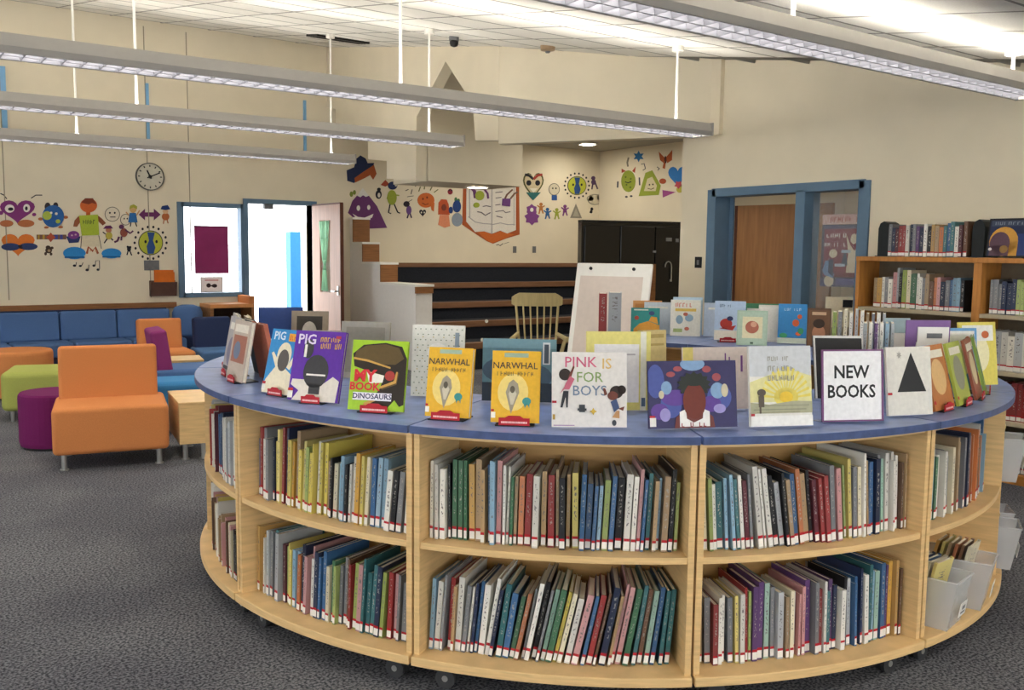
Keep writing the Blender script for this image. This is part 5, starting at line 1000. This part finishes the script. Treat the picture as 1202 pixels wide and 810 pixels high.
mural('mural_sparkles', 'scattered dark sparkle strokes painted above the purple kid', ZC_, 'y', [('strokes', K, stroke([(430, 270), (448, 262)], 4)+stroke([(470, 262), (462, 290)], 4)+stroke([(486, 244), (500, 236)], 5)+stroke([(440, 306), (478, 300)], 3)+stroke([(446, 336), (470, 322)], 3))])
mural('mural_balloon', 'orange round face with a crown of strokes painted left of the open book', ZC_, 'y', [('crown', '#6a6a3a', stroke([(508, 275), (518, 246)], 6)+stroke([(540, 262), (545, 232)], 6)+stroke([(575, 268), (590, 240)], 6)+stroke([(598, 280), (622, 262)], 5)), ('face', '#c9682f', ell(550, 326, 50, 44)), ('tail', '#c9682f', [(575, 345), (600, 340), (596, 392), (584, 384)]), ('features', '#7a3a20', [ell(532, 318, 5, 7), ell(556, 310, 5, 7)]+stroke([(528, 342), (545, 352), (565, 346)], 5))])
mural('mural_heart', 'tiny black heart face painted below the orange balloon face', ZC_, 'y', [('body', K, hd(531, 402, 40, 42)), ('eyes', '#d8d2c4', [ell(523, 398, 4, 5), ell(540, 398, 4, 5)])])
mural('mural_figure', 'orange and pink long haired figure painted left of the open book', ZC_, 'y', [('hair', '#b8532f', [(622, 410), (624, 340), (640, 320), (672, 322), (684, 350), (690, 412)]), ('skirt', '#d98a68', [(632, 412), (684, 412), (692, 478), (660, 488), (622, 470)]), ('face', '#7c3a2c', ell(656, 368, 14, 20))])
mural('mural_peacock', 'blue and grey bird figure painted against the edge of the open book', ZC_, 'y', [('crest', '#4a7a4a', [ell(726, 322, 8, 14), ell(742, 328, 8, 12)]), ('skirt', '#8a95a4', ell(734, 440, 32, 40)), ('body', '#27407c', ell(732, 362, 24, 36)), ('wing', '#27407c', ell(696, 384, 12, 20))])
mural('mural_bug', 'tiny red bug painted under the bulkhead left of the open book', ZC_, 'y', [('body', '#8a2a36', ell(693, 276, 15, 17)), ('eyes', '#2a2030', [ell(686, 268, 4, 5), ell(700, 268, 4, 5)])])
mural('mural_open_book', 'large painted open book with white pages in an orange brown cover', ZB_, 'y', [('cover', '#a9562c', [(30, 110), (590, 110), (596, 600), (460, 640), (330, 692), (270, 668), (150, 590), (20, 500)]), ('cover_fold', '#c8672c', [(170, 572), (240, 570), (320, 600), (400, 566), (540, 600), (460, 632), (320, 688), (262, 655)]), ('left_page', '#ded8d0', [(62, 112), (314, 112), (314, 592), (240, 568), (150, 575), (60, 470)]), ('right_page', '#e2dcd2', [(318, 112), (556, 112), (556, 555), (470, 590), (400, 560), (318, 592)]), ('page_edges', '#a8a4a4', stroke([(80, 420), (150, 475), (230, 490), (314, 496)], 9)+stroke([(320, 500), (400, 484), (470, 500), (545, 500)], 9)+stroke([(316, 112), (316, 590)], 8)+stroke([(92, 112), (95, 430)], 8)+stroke([(536, 112), (536, 510)], 6)),
    ('text_lines', '#5c5660', stroke([(225, 320), (260, 312), (305, 322)], 8)+stroke([(170, 372), (210, 378), (250, 408), (300, 380)], 9)+stroke([(350, 180), (420, 172)], 8)+stroke([(352, 235), (410, 228)], 8)+stroke([(350, 305), (400, 298)], 8)+stroke([(350, 370), (430, 360), (450, 380), (500, 372)], 8)+stroke([(360, 415), (420, 430)], 9)), ('snake', '#6a3a6e', stroke([(110, 130), (140, 165), (150, 235)], 30)+stroke([(235, 140), (272, 190), (278, 240)], 18)), ('snake_head', '#96a23a', [ell(192, 210, 46, 48), ell(160, 305, 30, 26)]), ('cup', '#6d4482', [(420, 240), (500, 240), (495, 320), (415, 310)]), ('straw', '#7a5a4a', stroke([(445, 240), (465, 200), (520, 150)], 14)+stroke([(500, 240), (540, 190), (570, 175)], 14))])
mural('mural_scribble', 'short dark signature scribble painted under the open book', ZB_, 'y', [('strokes', K, stroke([(362, 706), (385, 700), (400, 712), (430, 690)], 7)+stroke([(440, 692), (490, 676)], 4))])
mural('mural_owl', 'owl faced heart painted right of the open book', ZD_, 'y', [('outline', '#5a5a34', hd(130, 295, 122, 160)), ('face', '#cdbf9e', hd(130, 292, 104, 138)), ('brow', K, stroke([(80, 225), (105, 232), (130, 252)], 14)), ('red_brow', '#9c3a30', stroke([(130, 252), (155, 230), (182, 225)], 14)), ('eyes', K, [ell(102, 274, 14, 16), ell(154, 274, 14, 16)]), ('chin', '#2f6a6a', [(88, 330), (172, 330), (128, 376)]), ('smile', '#e2dccc', [(106, 306), (152, 306), (128, 332)])])
mural('mural_bulb', 'small light bulb painted right of the owl heart', ZD_, 'y', [('outline', '#6a675e', ell(252, 312, 33, 36)), ('glass', '#cfc5ac', ell(252, 312, 29, 32)), ('cap', '#33589a', rect(238, 346, 268, 376)), ('features', K, [ell(243, 306, 4, 5), ell(262, 306, 4, 5)])])
globe('lime and blue globe with black rays painted right of the open book', ZD_, 386, 290, 52)
mural('mural_flower', 'purple flower monster painted below the owl heart', ZD_, 'y', [('body', '#7d4486', [star(122, 478, 46, 34, 7)]), ('head', '#7d4486', [star(120, 432, 34, 26, 6)]), ('eye', '#e6e0da', ell(120, 432, 10, 12))])
for nm, c, x, y in (('orange', '#b8763a', 175, 420), ('blue', '#2f5f96', 213, 450), ('lime', '#9aa23e', 268, 452), ('purple', '#7a3f7e', 316, 432)):
    mural('mural_paper_child', 'small %s paper child in the painted row under the globe' % nm, ZD_, 'y', [('body', c, [[(x-8, y-10), (x+8, y-10), (x+12, y+16), (x-12, y+16)], ell(x, y-20, 10, 10)]+stroke([(x-6, y+14), (x-12, y+36)], 8)+stroke([(x+6, y+14), (x+13, y+34)], 8)+stroke([(x-6, y-2), (x-22, y-14)], 7)+stroke([(x+6, y-2), (x+22, y-12)], 7))])
mural('mural_triangle', 'grey pine triangle painted above the black cabinet', ZD_, 'y', [('tree', '#8a8478', [(380, 396), (416, 482), (346, 480)]), ('inner_triangle', '#a8a292', [(380, 420), (400, 472), (362, 470)])])  # paler inner triangle is part of the drawing
mural('mural_dancer', 'small purple dancer painted right of the alcove globe', ZD_, 'y', [('limbs', '#4a3a56', stroke([(482, 262), (474, 312)], 8)+stroke([(490, 262), (508, 310)], 8)), ('body', '#5c4468', [ell(484, 270, 14, 16), ell(482, 246, 12, 12)])])
mural('mural_cloud', 'pale outlined cloud sheep painted below the purple dancer', ZD_, 'y', [('outline', '#8f8c80', [ell(492, 372, 44, 32), ell(466, 366, 22, 18), ell(520, 362, 22, 20)]), ('fleece', '#d2c8b0', [ell(492, 372, 39, 27), ell(466, 366, 18, 14), ell(520, 362, 18, 16)]), ('legs', '#8f8c80', stroke([(545, 360), (545, 432)], 8)+stroke([(574, 360), (576, 432)], 8)+stroke([(545, 395), (576, 392)], 7))])
mural('mural_ant', 'tiny black ant figure painted below the cloud sheep', ZD_, 'y', [('body', K, [ell(474, 428, 8, 10), ell(470, 444, 8, 9)]+stroke([(462, 450), (478, 420)], 6))])
mural('mural_bush', 'yellow green bush with a brown stem painted in the alcove corner', ZD_, 'y', [('leaves', '#98983a', star(552, 248, 36, 26, 7)), ('stem', '#a0683a', [(560, 262), (586, 270), (576, 300), (560, 286)]), ('fruit', '#6a3a30', ell(572, 234, 12, 12))])
# ---- alcove side wall
mural('mural_pineapple', 'green spotted monster with red ears painted on the alcove side wall', ZD_, 'x', [('ears', '#a8402f', [[(650, 215), (650, 190), (676, 205)], [(712, 205), (732, 178), (728, 215)]]), ('body', '#8a9636', ell(690, 264, 42, 64)), ('spots', '#5c6a26', [ell(675, 240, 5, 6), ell(705, 250, 5, 6), ell(680, 285, 5, 6), ell(702, 300, 5, 6)]), ('mouth', K, stroke([(672, 268), (690, 274), (708, 266)], 5)), ('flame', '#8a8474', stroke([(688, 178), (684, 155), (692, 125)], 7))])
mural('mural_star', 'small blue star creature painted at the top of the alcove side wall', ZD_, 'x', [('body', '#2a6aa0', star(750, 118, 34, 18, 6))])
mural('mural_butterfly', 'orange butterfly painted above the blue heart', ZD_, 'x', [('wings', '#b0582c', [[(868, 90), (905, 128), (898, 158), (876, 140)], [(948, 80), (910, 124), (918, 158), (946, 140)], [(898, 152), (910, 150), (905, 192), (890, 186)]]), ('body', '#5a2c1c', ell(908, 138, 7, 22))])
mural('mural_cone', 'lime triangle frame with a pale face painted on the alcove side wall', ZD_, 'x', [('frame', '#93a03a', [(750, 352), (790, 215), (830, 200), (880, 290), (868, 345)]), ('face', '#d2c8a4', [(782, 322), (802, 250), (830, 238), (858, 290), (850, 322)]), ('eyes', K, [ell(815, 285, 4, 5), ell(835, 283, 4, 5)]), ('mouth', '#5a4a34', stroke([(805, 306), (824, 312), (842, 304)], 4))])
mural('mural_heart', 'bright blue heart painted at the edge of the alcove side wall', ZD_, 'x', [('body', '#2f78c0', hd(980, 240, 112, 122)), ('star', '#b84a58', star(985, 285, 26, 16, 5))])
mural('mural_kite', 'pink kite shape painted under the blue heart', ZD_, 'x', [('kite', '#a0508a', [(890, 316), (968, 328), (892, 360)]), ('tie', '#a8502f', ell(892, 264, 20, 16))])
mural('mural_pear', 'yellow pear shape painted at the right edge of the side wall mural', ZD_, 'x', [('fruit', '#b8b048', ell(992, 312, 20, 20)), ('leaf', '#6a7a34', ell(1000, 292, 8, 5))])
mural('mural_marks', 'scattered small dark marks painted around the green monster', ZD_, 'x', [('marks', '#4a4a52', stroke([(628, 265), (626, 302)], 9)+stroke([(754, 242), (756, 288)], 8)+[ell(678, 356, 8, 6), ell(706, 352, 8, 6)]+stroke([(765, 165), (782, 160), (790, 190), (775, 200)], 5)+stroke([(858, 180), (872, 190), (862, 200)], 5))])
